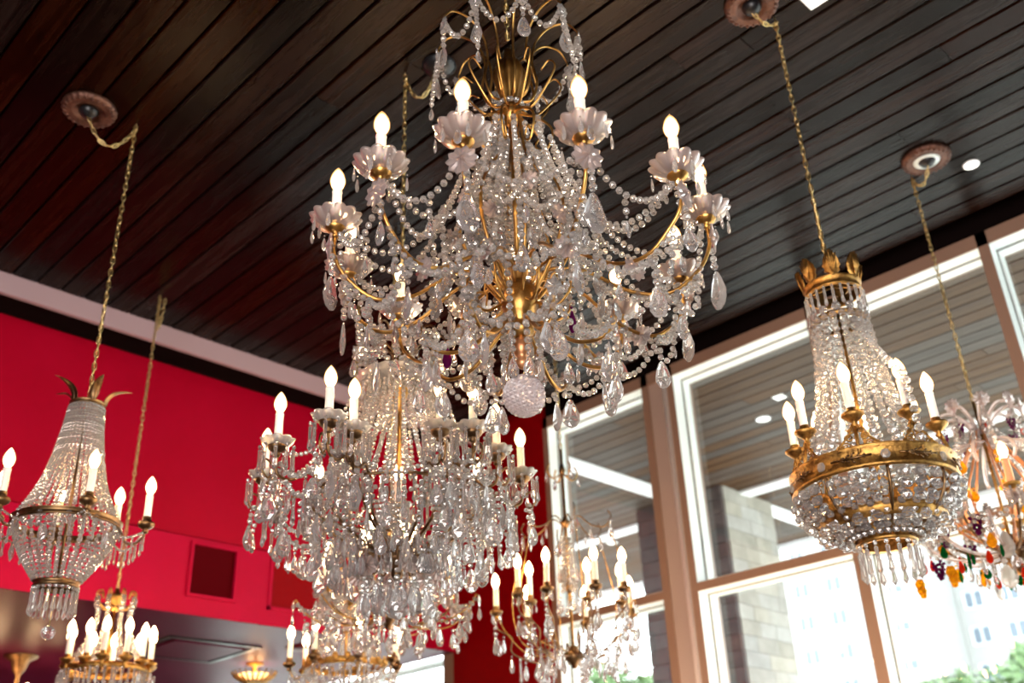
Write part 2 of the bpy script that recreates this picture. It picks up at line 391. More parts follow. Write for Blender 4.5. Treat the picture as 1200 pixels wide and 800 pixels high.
# far buildings
def building(x, y, w, h, rot, label, cols, rows, balc=True, z0=-3):
    b = obj('apartment_building', None); b.location = (x, y, z0); b.rotation_euler = (0, 0, rot); thing(b, label, 'building')
    obj('wall', G().g(box(-w/2, w/2, 0, 12, 0, h)).mesh('wall', 'facade'), b)
    wm = G().g(box(-.9, .9, -.06, .05, 0, 1.6)).mesh('window', 'farglass'); fm = G()
    for q in ((-1, -.9, -.05, 1.65), (.9, 1, -.05, 1.65), (-.9, .9, -.05, .02), (-.9, .9, 1.6, 1.65), (-.04, .04, 0, 1.6)): fm.g(box(q[0], q[1], -.10, .02, q[2], q[3]))
    fm = fm.mesh('window_frame', 'white')
    bm_ = G().g(box(-1.5, 1.5, -1.1, 0, -.35, -.15)).g(box(-1.5, 1.5, -1.1, -1.05, -.15, .5)).mesh('balcony', 'white')
    for i in range(cols):
        for j in range(rows):
            X = -w/2+w*(i+.5)/cols; Z = h*(j+.35)/rows
            o = obj('window', wm, b, mx(X, 0, Z)); obj('window_frame', fm, o)
            if balc and i % 3 == 0: obj('balcony', bm_, b, mx(X, 0, Z))
building(-53.5, 100, 15.4, 42, 0, 'pale apartment block seen through the glass beside the stone pillar', 4, 12, False)
building(-43.3, 96, 5.0, 46, 0, 'narrow pale apartment tower with a white balcony on every floor', 1, 13)
building(-35.5, 104, 10.5, 42, 0, 'wide pale apartment block behind the fruit hung chandelier', 3, 12, False)
def tree(x, y, h, cr, label, seed):
    rnd = np.random.RandomState(seed)
    t = obj('tree', None); t.location = (x, y, -3); thing(t, label, 'tree')
    g = G(); g.g(tube(cat([(0, 0, 0), (.1, .05, h*.4), (-.05, .1, h*.8)]), .16, 8, lambda s: 1-.6*s))
    for k in range(7):
        a = k*2.4; g.g(tube([(0, 0, h*.45+k*.1), (math.cos(a)*cr*.4, math.sin(a)*cr*.4, h*.65+k*.12), (math.cos(a)*cr*.7, math.sin(a)*cr*.7, h*.8)], .05, 6, lambda s: 1-.7*s))
    obj('trunk', g.mesh('trunk', 'bark', True), t)
    n = 5200; u = rnd.normal(size=(n, 3)); u /= np.linalg.norm(u, axis=1)[:, None]
    lob = rnd.normal(size=(14, 3)); lob /= np.linalg.norm(lob, axis=1)[:, None]
    c = lob[rnd.randint(0, 14, n)]*[cr*.6, cr*.6, cr*.5]+u*(cr*.42)*rnd.uniform(.7, 1, (n, 1))+[0, 0, h*.85]
    d1 = rnd.normal(size=(n, 3)); d1 /= np.linalg.norm(d1, axis=1)[:, None]; d2 = np.cross(d1, u); d2 /= np.linalg.norm(d2, axis=1)[:, None]+1e-6
    s = rnd.uniform(.07, .14, (n, 1)); V = np.stack([c-d1*s, c-d2*s*.5, c+d1*s, c+d2*s*.5], 1).reshape(-1, 3)
    f = obj('foliage', G().add(V, [(4*i, 4*i+1, 4*i+2, 4*i+3) for i in range(n)]).mesh('foliage', 'leaf'), t); f['kind'] = 'stuff'
tree(-9.6, 14.5, 6.1, 1.5, 'leafy green tree low outside the middle window', 1)
tree(-7.2, 18.0, 7.0, 1.7, 'leafy green tree outside below the balconies, left of another tree', 2)
tree(-4.4, 14.5, 6.6, 1.6, 'leafy green tree nearest the right edge of the photo', 5)
tree(-13.0, 16, 7.9, 1.7, 'leafy green tree seen behind the birdcage chandelier', 3)
tree(-16.6, 19.0, 7.6, 2.1, 'leafy green tree outside the low far window', 4)

# ------------------------------------------------------------------ crystal kit (shared meshes)
BV, BF = lathe([(0, .5), (.40, .40), (.54, .0), (.40, -.40), (0, -.5)], 6, stag=True)
def beads(pts, d, gap=1.2, vary=.0):
    """a string of faceted beads laid along a polyline"""
    P = np.array([tuple(p) for p in pts]); seg = np.linalg.norm(np.diff(P, axis=0), axis=1); L = np.concatenate([[0], np.cumsum(seg)])
    n = max(2, int(L[-1]/(d*gap))); s = (np.arange(n)+.5)*L[-1]/n
    C = np.stack([np.interp(s, L, P[:, i]) for i in range(3)], 1)
    an = np.random.RandomState(n).uniform(0, 6.28, n)
    ca, sa = np.cos(an), np.sin(an); sz = d*(1+vary*np.sin(an*3))
    V = np.zeros((n, len(BV), 3))
    V[:, :, 0] = (ca[:, None]*BV[:, 0]-sa[:, None]*BV[:, 1])*sz[:, None]; V[:, :, 1] = (sa[:, None]*BV[:, 0]+ca[:, None]*BV[:, 1])*sz[:, None]; V[:, :, 2] = BV[:, 2]*sz[:, None]*.92
    V += C[:, None, :]; nb = len(BV)
    return V.reshape(-1, 3), [tuple(i*nb+q for q in f) for i in range(n) for f in BF]
def sag(p, q, s, n=10):
    p, q = Vector(p), Vector(q); return [p.lerp(q, i/n)-Vector((0, 0, s*4*(i/n)*(1-i/n))) for i in range(n+1)]
def almond(w, h, t):
    return lathe([(0, 0), (.16*w, -.07*h), (.34*w, -.30*h), (.5*w, -.60*h), (.46*w, -.76*h), (.28*w, -.93*h), (0, -h)], 10, stag=True), t/w
def mk_drop(name, w, h, t, mt='crystal', top=True):
    g = G(); (V, F), k = almond(w, h, t); V = V*[1, k, 1]
    if top:
        V = V+[0, 0, -.3*w-.004]; g.add(BV*[.3*w, .3*w, .3*w]+[0, 0, -.15*w], BF)
    g.add(V, F); return g.mesh(name, mt)
def mk_prism(name, w, h, mt='crystal'):
    g = G(); g.add(BV*w*.75+[0, 0, -w*.4], BF); V, F = lathe([(0, 0), (.38*w, -.06*h), (.30*w, -.55*h), (.5*w, -.84*h), (0, -h)], 6); g.add(V+[0, 0, -w*.85], F); return g.mesh(name, mt)
def mk_rosette(name, r, mt, petals=10):
    V, F = lathe([(0, .18*r), (.16*r, .22*r), (.55*r, .10*r), (1.0*r, .05*r), (1.0*r, -.05*r), (.55*r, -.10*r), (.16*r, -.22*r), (0, -.18*r)], petals*4, lambda a, j: 1+(.10*math.cos(petals*a) if j in (3, 4) else 0))
    z = V[:, 2]*(1+.5*np.cos(petals*np.arctan2(V[:, 1], V[:, 0]))); V = np.stack([V[:, 0], z, V[:, 1]], 1)   # disc stands upright, facing along y
    return G().add(V, F).mesh(name, mt, False)
def mk_pan(name, r, h, mt, lobes=10):
    """ruffled glass drip pan"""
    pr = [(.2*r, 0), (.45*r, .10*h), (.75*r, .42*h), (.95*r, .85*h), (1.0*r, h), (.93*r, h*.98), (.72*r, .52*h), (.42*r, .20*h), (.2*r, .12*h)]
    V, F = lathe(pr, lobes*8, lambda a, j: 1+(.0, .06, .11, .13, .13, .13, .11, .06, .0)[j]*(abs(math.sin(lobes*a/2))-.5))
    a = np.arctan2(V[:, 1], V[:, 0]); rr = np.hypot(V[:, 0], V[:, 1])/r; V[:, 2] += .14*h*(np.abs(np.sin(lobes*a/2))-.5)*np.clip(rr-.5, 0, 1)
    return G().add(V, F).mesh(name, mt, True)
K = {}
K['bulb'] = G().g(lathe([(.006, 0), (.0135, .009), (.0180, .021), (.0182, .031), (.0150, .044), (.0085, .056), (.003, .063), (0, .066)], 14)).mesh('bulb', 'bulb', True)
K['candle'] = G().g(lathe([(.0118, 0), (.0122, .004), (.0118, .050), (.0126, .053), (.0118, .056), (.0108, .062), (.0062, .062)], 16)).mesh('candle', 'candle', True)
K['candle_tall'] = G().g(lathe([(.0115, 0), (.0112, .080), (.0122, .084), (.0108, .090), (.0062, .090)], 16)).mesh('candle', 'candle', True)
K['candle_peach'] = G().g(lathe([(.0135, 0), (.0130, .080), (.0138, .084), (.0118, .090), (.0062, .090)], 16)).mesh('candle', 'peach_candle', True)
cupP = [(0, -.036), (.006, -.034), (.010, -.028), (.006, -.023), (.014, -.019), (.022, -.012), (.025, -.004), (.022, .002), (.012, .006), (.013, .016), (.0125, .020), (0, .020)]
K['cup'] = G().g(lathe(cupP, 18)).mesh('candle_cup', 'brass', True)
K['cup_dark'] = G().g(lathe([(r*1.1, z) for r, z in cupP], 18)).mesh('candle_cup', 'dark_brass', True)
K['cup_gilt'] = G().g(lathe([(0, -.040), (.005, -.038), (.009, -.030), (.006, -.022), (.012, -.016), (.024, -.006), (.030, 0), (.029, .005), (.020, .003), (.012, .004), (.013, .020), (0, .020)], 18)).mesh('candle_cup', 'gilt', True)
K['pan_pink'] = mk_pan('drip_pan', .058, .032, 'pinkglass', 12)
K['pan_clear'] = mk_pan('drip_pan', .046, .026, 'clear_pan', 9)
K['leaf'] = mk_drop('pendant', .054, .092, .015)
K['leaf_m'] = mk_drop('pendant', .034, .064, .011)
K['leaf_s'] = mk_drop('pendant', .017, .036, .008)
K['leaf_xs'] = mk_drop('pendant', .012, .034, .007, 'bead')
K['pear'] = mk_drop('pendant', .044, .070, .020)
K['spear'] = mk_prism('prism', .014, .072)
K['spear_s'] = mk_prism('prism', .010, .046, 'bead')
K['fringe'] = mk_prism('prism', .013, .062, 'bead')
K['rosette'] = mk_rosette('rosette', .031, 'pinkglass')
K['rosette_s'] = mk_rosette('rosette', .016, 'bead', 8)
K['ball'] = G().g(lathe([(0, .5), (.2, .458), (.354, .354), (.458, .2), (.5, 0), (.458, -.2), (.354, -.354), (.2, -.458), (0, -.5)], 14, stag=True)).mesh('crystal_ball', 'crystal')
# chain link
lk = [(.0062*math.cos(t), 0, .0120*math.sin(t)) for t in [2*PI*i/12 for i in range(12)]]
lk = [(x, y, z+(.004 if z > 0 else -.004)*(abs(z) > .003)) for x, y, z in lk]
K['link'] = G().g(tube(lk+[lk[0]], .0022, 6, cap=False)).mesh('chain_link', 'chain', True)

def chain_along(root, pts, name='chain', step=.0245):
    c = obj(name, G().g(tube(pts, .0012, 5)).mesh('cord', 'chain', True), root)       # the flex threaded through the links
    P = [Vector(p) for p in pts]; L = [0]
    for a, b in zip(P, P[1:]): L.append(L[-1]+(b-a).length)
    n = max(2, int(L[-1]/step)); j = 0
    for k in range(n):
        s = (k+.5)*L[-1]/n
        while L[j+1] < s: j += 1
        t = (P[j+1]-P[j]).normalized(); p = P[j].lerp(P[j+1], (s-L[j])/(L[j+1]-L[j]))
        q = t.to_track_quat('Z', 'Y').to_matrix().to_4x4()
        obj('chain_link', K['link'], c, Matrix.Translation(p) @ q @ Matrix.Rotation((k % 2)*PI/2+.5+.12*k, 4, 'Z'))
    return c

class Chandelier:
    def __init__(s, x, y, zb, label):
        s.x, s.y, s.zb = x, y, zb
        s.o = obj('chandelier', None); s.o.location = (x, y, zb); thing(s.o, label, 'chandelier')
        s.cam = math.atan2(-y, -x)
    def z(s, z): return z-s.zb
    def P(s, r, a, z): return pol(r, a, z-s.zb)
    def part(s, name, geos, mt, smooth=True, parent=None):
        g = G(); [g.g(q) for q in geos]; return obj(name, g.mesh(name, mt, smooth), parent or s.o)
    def lathe(s, name, pr, mt, n=24, smooth=True):
        return s.part(name, [lathe([(r, z-s.zb) for r, z in pr], n)], mt, smooth)
    def put(s, name, key, r, a, z, rz=0, sc=1, parent=None, **kw):
        x, y, zz = s.P(r, a, z); return obj(name, K[key], parent or s.o, mx(x, y, zz, rz=rz+a+PI/2, s=sc, **kw))
    def strand(s, p, q, sg, d, name='bead_strand', mt='bead', extra=None, n=10, parent=None):
        pts = sag(s.P(*p), s.P(*q), sg, n); return s.part(name, [beads(pts, d)], mt, False, parent)
    def chain(s, z0, z1=4.2, canopy=None, drop=.12):
        chain_along(s.o, [(0, 0, s.z(z0)), (0, 0, s.z((z0+z1)/2)), (0, 0, s.z(z1-.012))])
        hk = [(.0, 0, s.z(z1)), (0, 0, s.z(z1-.02)), (.010, 0, s.z(z1-.03)), (0, 0, s.z(z1-.04)), (-.008, 0, s.z(z1-.032))]
        s.part('ceiling_hook', [tube(cat(hk, 4), .002, 6)], 'chain')
        if canopy:
            cx, cy_ = canopy[0]-s.x, canopy[1]-s.y
            pts = sag((0, 0, s.z(z1-.03)), (cx, cy_, s.z(z1-.035)), drop, 14); chain_along(s.o, pts, 'chain')
    def arm(s, a, prof, cup, pan, candle, base=0, lit=True, mt='brass', r=.0042, pandrops=None, under=None, n=6, name='candle_arm'):
        pts = cat([s.P(q[0], a+(q[2] if len(q) > 2 else 0), q[1]) for q in prof], 5)
        A = s.part(name, [tube(pts, r, 8)], mt)
        R0, Z0 = prof[-1][:2]
        lm = lambda dr=0, da=0, dz=0: s.P(R0+dr, a+da, Z0+dz)
        c = lm(0, 0, .028)
        tilt = random.uniform(-.03, .03)
        obj('candle_cup', K[cup], A, mx(*c, rz=a))
        if pan: obj('drip_pan', K[pan], A, mx(c[0], c[1], c[2]-.010, rz=a+random.random()))
        obj('candle', K[candle], A, mx(c[0], c[1], c[2]+.006, rz=a, rx=tilt))
        h = .062 if candle == 'candle' else .090
        obj('bulb', K['bulb'], A, mx(c[0]+tilt*0, c[1], c[2]+.006+h, rz=a, rx=tilt))
        if pandrops:
            key, k, rr, dz = pandrops
            for i in range(k):
                t = 2*PI*(i+.5)/k+a; obj('pendant', K[key], A, mx(c[0]+rr*math.cos(t), c[1]+rr*math.sin(t), c[2]+dz, rz=t+PI/2))
        return A
def medallion(x, y, r, label, cup='brass', kind='rope', z=4.2):
    t = obj('ceiling_medallion', None); t.location = (x, y, z); thing(t, label, 'ceiling medallion')
    pr = [(0, 0), (r, 0), (r, -.010), (r*.93, -.020), (r*.80, -.024), (r*.66, -.018), (r*.58, -.022), (r*.54, -.012), (0, -.012)]
    if kind == 'black':
        obj('canopy_plate', G().g(lathe([(0, 0), (r, 0), (r, -.006), (r*.8, -.02), (r*.5, -.032), (r*.2, -.038), (0, -.038)], 32)).mesh('canopy_plate', 'black', True), t)
    else:
        obj('carved_ring', G().g(lathe(pr, 96, lambda a, j: 1+(.030*math.cos(24*a) if j in (2, 3, 4) else 0))).mesh('carved_ring', 'medallion', True), t)
        g = G()
        for k in range(24):
            a = 2*PI*k/24; g.add(BV*[r*.15, r*.10, .012]+[0, 0, 0], BF, nm(mx(r*.86*math.cos(a), r*.86*math.sin(a), -.022, rz=a+.5)))
        obj('carved_leaves', g.mesh('carved_leaves', 'medallion'), t)
        if kind == 'ringed':
            obj('white_plate', G().g(lathe([(0, -.012), (r*.55, -.012), (r*.55, -.018), (r*.30, -.022), (0, -.022)], 32)).mesh('white_plate', 'bead_white', True), t)
        obj('centre_cap', G().g(lathe([(0, -.01), (r*.36, -.01), (r*.36, -.020), (r*.26, -.034), (r*.08, -.042), (0, -.042)], 28)).mesh('centre_cap', 'black', True), t)
    return t
#@@CHANDELIERS
def deg(a): return R(a)

# ------------------------------------------------------------------ 1: the large chandelier in front
def main_chandelier():
    c = Chandelier(-1.39, 1.447, 2.46, 'largest chandelier in front, pink ruffled glass pans on gilt arms, crystal ball at foot')
    c.chain(3.56)
    f = c.cam
    V = lambda r, z: (r, z-c.zb)
    # brass vase at the top, baluster hub at the bottom
    c.part('vase', [lathe([V(*q) for q in ((0, 3.52), (.010, 3.52), (.012, 3.49), (.030, 3.47), (.041, 3.445), (.040, 3.42), (.030, 3.38), (.022, 3.35), (.019, 3.33), (.027, 3.315), (.028, 3.30), (.020, 3.285), (.012, 3.27), (0, 3.265))], 64, lambda a, j: 1+(.07*math.cos(8*a) if 3 <= j <= 7 else 0))], 'brass')
    c.part('stem', [tube([(0, 0, c.z(3.27)), (0, 0, c.z(2.85))], .006, 10)], 'brass')
    c.lathe('hub', [(0, 2.87), (.012, 2.868), (.022, 2.85), (.024, 2.83), (.016, 2.81), (.018, 2.80), (.034, 2.79), (.042, 2.765), (.043, 2.74), (.034, 2.715), (.022, 2.70), (.020, 2.69), (.030, 2.682), (.030, 2.668), (.018, 2.66), (.014, 2.655), (0, 2.65)], 'brass', 32)
    c.lathe('finial', [(0, 2.66), (.012, 2.655), (.021, 2.642), (.022, 2.628), (.015, 2.612), (.009, 2.606), (.015, 2.598), (.014, 2.588), (.006, 2.580), (0, 2.578)], 'copper_wood', 28)
    c.part('ball_hook', [tube([(0, 0, c.z(2.582)), (.005, 0, c.z(2.572)), (0, 0, c.z(2.562))], .0016, 6)], 'chain')
    # cut crystal ball
    import bmesh
    bb = bmesh.new(); bmesh.ops.create_uvsphere(bb, u_segments=26, v_segments=16, radius=.0465); bmesh.ops.poke(bb, faces=bb.faces[:], offset=.0026)
    me = bpy.data.meshes.new('crystal_ball'); bb.to_mesh(me); bb.free(); me.materials.append(M['cutball'])
    o = obj('crystal_ball', me, c.o, mx(0, 0, c.z(2.513), rx=.3)); o['label'] = 'round cut crystal ball hanging at the bottom'
    # crown of curled wires with strings and drops
    n = 10; tips = []
    for k in range(n):
        a = f+2*PI*(k+.35)/n
        pts = [c.P(.024, a, 3.34), c.P(.055, a, 3.345), c.P(.072, a, 3.40), c.P(.062, a, 3.47), c.P(.075, a, 3.54), c.P(.115, a, 3.585), c.P(.160, a, 3.59), c.P(.185, a, 3.56), c.P(.188, a, 3.545)]
        c.part('crown_wire', [tube(cat(pts, 5), .0034, 8, lambda t: 1.15-.5*t)], 'brass')
        tips.append((.188, a, 3.545))
        c.put('rosette', 'rosette_s', .190, a, 3.53, sc=1.15)
        z = 3.512
        c.strand((.190, a, z), (.190, a, z-.045), 0, .015, n=2)
        c.put('pendant', 'leaf_m', .190, a, z-.045, rz=random.uniform(-.6, .6), sc=1.05)
        if k % 2: c.strand((.188, a, 3.53), (.205, a+.05, 3.35), -.01, .013); c.put('pendant', 'leaf_s', .205, a+.05, 3.35, rz=1)
        a2 = f+2*PI*(k+1.35)/n
        c.strand((.186, a, 3.54), (.186, a2, 3.54), .085, .0145, n=12)
        # a second wire bowing out lower down
        pts = [c.P(.022, a+.2, 3.32), c.P(.06, a+.2, 3.30), c.P(.105, a+.2, 3.345), c.P(.135, a+.2, 3.395), c.P(.120, a+.2, 3.425), c.P(.095, a+.2, 3.405)]
        c.part('crown_wire', [tube(cat(pts, 5), .0030, 8, lambda t: 1.15-.5*t)], 'brass')
    for k in range(n):
        a, a2 = f+2*PI*k/n, f+2*PI*(k+1)/n
        c.strand((.032, a, 3.335), (.032, a2, 3.335), .01, .013, n=5)
    # cage ribs and curls between vase and hub
    for k in range(8):
        a = f+2*PI*(k+.22)/8
        pts = [c.P(.018, a, 3.315), c.P(.030, a, 3.24), c.P(.040, a, 3.17), c.P(.085, a, 3.10), c.P(.128, a, 3.02), c.P(.135, a, 2.93), c.P(.105, a, 2.85), c.P(.055, a, 2.775), c.P(.040, a, 2.76)]
        c.part('cage_rib', [tube(cat(pts, 6), .0042, 8)], 'brass')
        pts = [c.P(.020, a+.39, 3.30), c.P(.070, a+.39, 3.275), c.P(.105, a+.39, 3.225), c.P(.085, a+.39, 3.17), c.P(.060, a+.39, 3.185), c.P(.072, a+.39, 3.215)]
        c.part('scroll_wire', [tube(cat(pts, 6), .0034, 8, lambda t: 1.1-.4*t)], 'brass')
        pts = [c.P(.040, a+.2, 2.74), c.P(.085, a+.2, 2.715), c.P(.125, a+.2, 2.75), c.P(.120, a+.2, 2.80), c.P(.085, a+.2, 2.80), c.P(.085, a+.2, 2.765)]
        c.part('scroll_wire', [tube(cat(pts, 6), .0032, 8, lambda t: 1.1-.4*t)], 'brass')
    # twelve candle arms
    AZ = [-60, -88, -120, -148, 180, 157, 128, 98, 68, 33, 8, -26]; RR = [.414, .418, .427, .425, .440, .34, .36, .455, .447, .443, .433, .42]
    arms = []
    for k, (az, rr) in enumerate(zip(AZ, RR)):
        a = R(az); q = rr/.425; dz = random.uniform(-.008, .008)
        prof = [(.035, 2.785), (.07, 2.825), (.15*q, 2.815+dz), (.245*q, 2.745+dz), (.33*q, 2.728+dz), (.395*q, 2.775+dz), (.424*q, 2.825), (.425*q, 2.877)]
        A = c.arm(a, prof, 'cup', 'pan_pink', 'candle_tall', r=.0044)
        arms.append((a, q, A))
        # sub-parts hanging on the arm: rosette, drop, pan drops
        x, y, z = c.P(.425*q, a, 2.860); obj('rosette', K['rosette'], A, mx(*c.P(.425*q+.010, a, 2.845), rz=a+PI/2, s=1.0))
        for t in (-.5, .5, 1.2, -1.2, 2.6, -2.6):
            u = c.P(.425*q, a, 2.910); obj('pendant', K['leaf_xs'], A, mx(u[0]+.056*math.cos(a+t), u[1]+.056*math.sin(a+t), u[2]-(.0 if abs(t) < 2 else .005), rz=a+t+PI/2, s=1.05))
        u = c.P(.425*q+.035, a, 2.915); obj('pendant', K['leaf_s'], A, mx(u[0], u[1], u[2], rz=a+PI/2, s=1.1))
        # short string and a large almond drop under each pan
        c.strand((.425*q+.004, a+.02, 2.825), (.425*q+.004, a+.02, 2.785), 0, .0155, n=2)
        c.put('pendant', 'leaf' if k % 3 != 1 else 'leaf_m', .425*q+.004, a+.02, 2.785, rz=random.uniform(-.9, .9), sc=random.uniform(.9, 1.1))
        # beads along the arm
        pp = [c.P(p[0], a, p[1]-.014) for p in prof[2:6]]; c.part('arm_beads', [beads(cat(pp, 4), .0145, 1.35)], 'bead', False)
    N = len(arms)
    order = sorted(range(N), key=lambda i: arms[i][0] % (2*PI))
    for i in range(N):
        a, q, _ = arms[order[i]]; b, q2, _ = arms[order[(i+1) % N]]
        if b < a: b += 2*PI
        while b-a > PI: b -= 2*PI
        m = (a+b)/2
        c.strand((.415*q, a, 2.885), (.415*q2, b, 2.885), .085, .0145, n=14)
        c.strand((.345*q, a, 2.722), (.345*q2, b, 2.722), .060, .0145, n=12)
        c.strand((.205*q, a, 2.765), (.205*q2, b, 2.765), .045, .013, n=8)
        c.strand((.40*q, a, 2.78), (.345*q, a+.05, 2.70), .07, .0145, n=10)
        # garlands from the cage to the arms and up to the vase
        c.strand((.045, a, 3.19), (.215*q, a, 2.80), .055 if i % 2 else .03, .0145, n=14)
        c.strand((.100, m, 3.20), (.20, m, 2.93), .02, .0145, n=10); c.put('rosette', 'rosette_s', .20, m, 2.935, sc=1.2)
        c.strand((.20, m, 2.93), (.41*q, a, 2.90), .085, .0145, n=14)
        c.strand((.20, m, 2.92), (.41*q2, b, 2.90), .095, .0145, n=14)
        c.strand((.20, m, 2.92), (.19, m, 2.80), 0, .0165, n=3); c.put('pendant', 'leaf_m', .19, m, 2.80, rz=random.uniform(-1, 1), sc=1.1)
        c.strand((.13, m, 3.02), (.14, m+.2, 2.88), 0, .0145, n=3); c.put('pendant', 'pear', .14, m+.2, 2.88, sc=.8, rz=random.random())
        # strings hanging from the arms with drops
        for (r0, zz, key, ln) in ((.345*q, 2.722, 'leaf_m', .05), (.26*q, 2.742, 'leaf_s', .035), (.385*q, 2.765, 'leaf_s', .05)):
            c.strand((r0, a, zz-.005), (r0, a, zz-ln), 0, .0155, n=2); c.put('pendant', key, r0, a, zz-ln, rz=random.uniform(-1.2, 1.2), sc=random.uniform(.95, 1.25))
        c.put('rosette', 'rosette', .30*q, a, 2.715, sc=.85, rz=random.uniform(-.5, .5))
        c.strand((.38*q, m, 2.815), (.38*q, m, 2.77), 0, .0145, n=2); c.put('pendant', 'leaf_s', .38*q, m, 2.77, rz=random.uniform(-1, 1), sc=1.2)
    # inner strings around the stem
    for k in range(12):
        a = f+2*PI*k/12+.2; r0 = .03+.02*(k % 3)
        c.strand((r0, a, 3.28-.03*(k % 2)), (r0+.03, a, 2.90+.05*(k % 3)), 0, .0150 if k % 2 else .017, n=4)
        c.put('pendant', 'leaf_m' if k % 2 else 'leaf_s', r0+.03, a, 2.90+.05*(k % 3), rz=k)
        c.strand((.06, a, 3.17), (.13, a, 2.95), -.03, .016, n=8)
        c.put('rosette', 'rosette_s', .11, a, 3.06, sc=1.3, rz=.4*(k % 3-1))
        c.strand((.17, a+.1, 2.90), (.10, a+.1, 2.76), .03, .015, n=8)
        c.put('rosette', 'rosette', .155, a, 2.98-.07*(k % 2), sc=.8, rz=.6*(k % 3-1))
    # six lower arms carrying the big almond drops
    for k in range(8):
        a = f+2*PI*(k+.4)/8
        prof = [(.030, 2.70), (.07, 2.665), (.13, 2.612), (.19, 2.602), (.228, 2.635), (.232, 2.66)]
        c.part('lower_arm', [tube(cat([c.P(p[0], a, p[1]) for p in prof], 6), .0046, 8)], 'brass')
        c.put('rosette', 'rosette_s', .236, a, 2.655, sc=1.2)
        c.strand((.23, a, 2.645), (.215, a, 2.59), 0, .0155, n=2)
        c.put('pendant', 'leaf', .215, a-.06, 2.60, sc=.82, rz=.5); c.put('pendant', 'leaf', .20, a+.08, 2.592, sc=.8, rz=-.7)
        a2 = a+2*PI/8
        c.strand((.225, a, 2.64), (.225, a2, 2.64), .065, .0145, n=12)
        c.strand((.06, a, 2.69), (.21, a, 2.62), .02, .0145, n=6)
        c.strand((.04, a, 2.70), (.045, a, 2.60), 0, .016, n=3); c.put('pendant', 'leaf_m', .045, a, 2.60, rz=k, sc=.8)
        c.strand((.12, a+.3, 2.74), (.13, a+.3, 2.64), 0, .015, n=3); c.put('pendant', 'leaf_m', .13, a+.3, 2.64, sc=.9, rz=k*.7)
        c.strand((.23, a, 2.65), (.33, a+.1, 2.72), .04, .0145, n=8)
    for k, key in ((0, 'amethyst'), (3, 'ruby'), (5, 'amethyst')):
        a = f+2*PI*(k+.9)/8; o = obj('pendant', mk_drop('pendant', .022, .055, .010, key), c.o, mx(*c.P(.17, a, 2.66), rz=a)); o['label'] = key+' coloured glass drop'
    return c
main_chandelier()

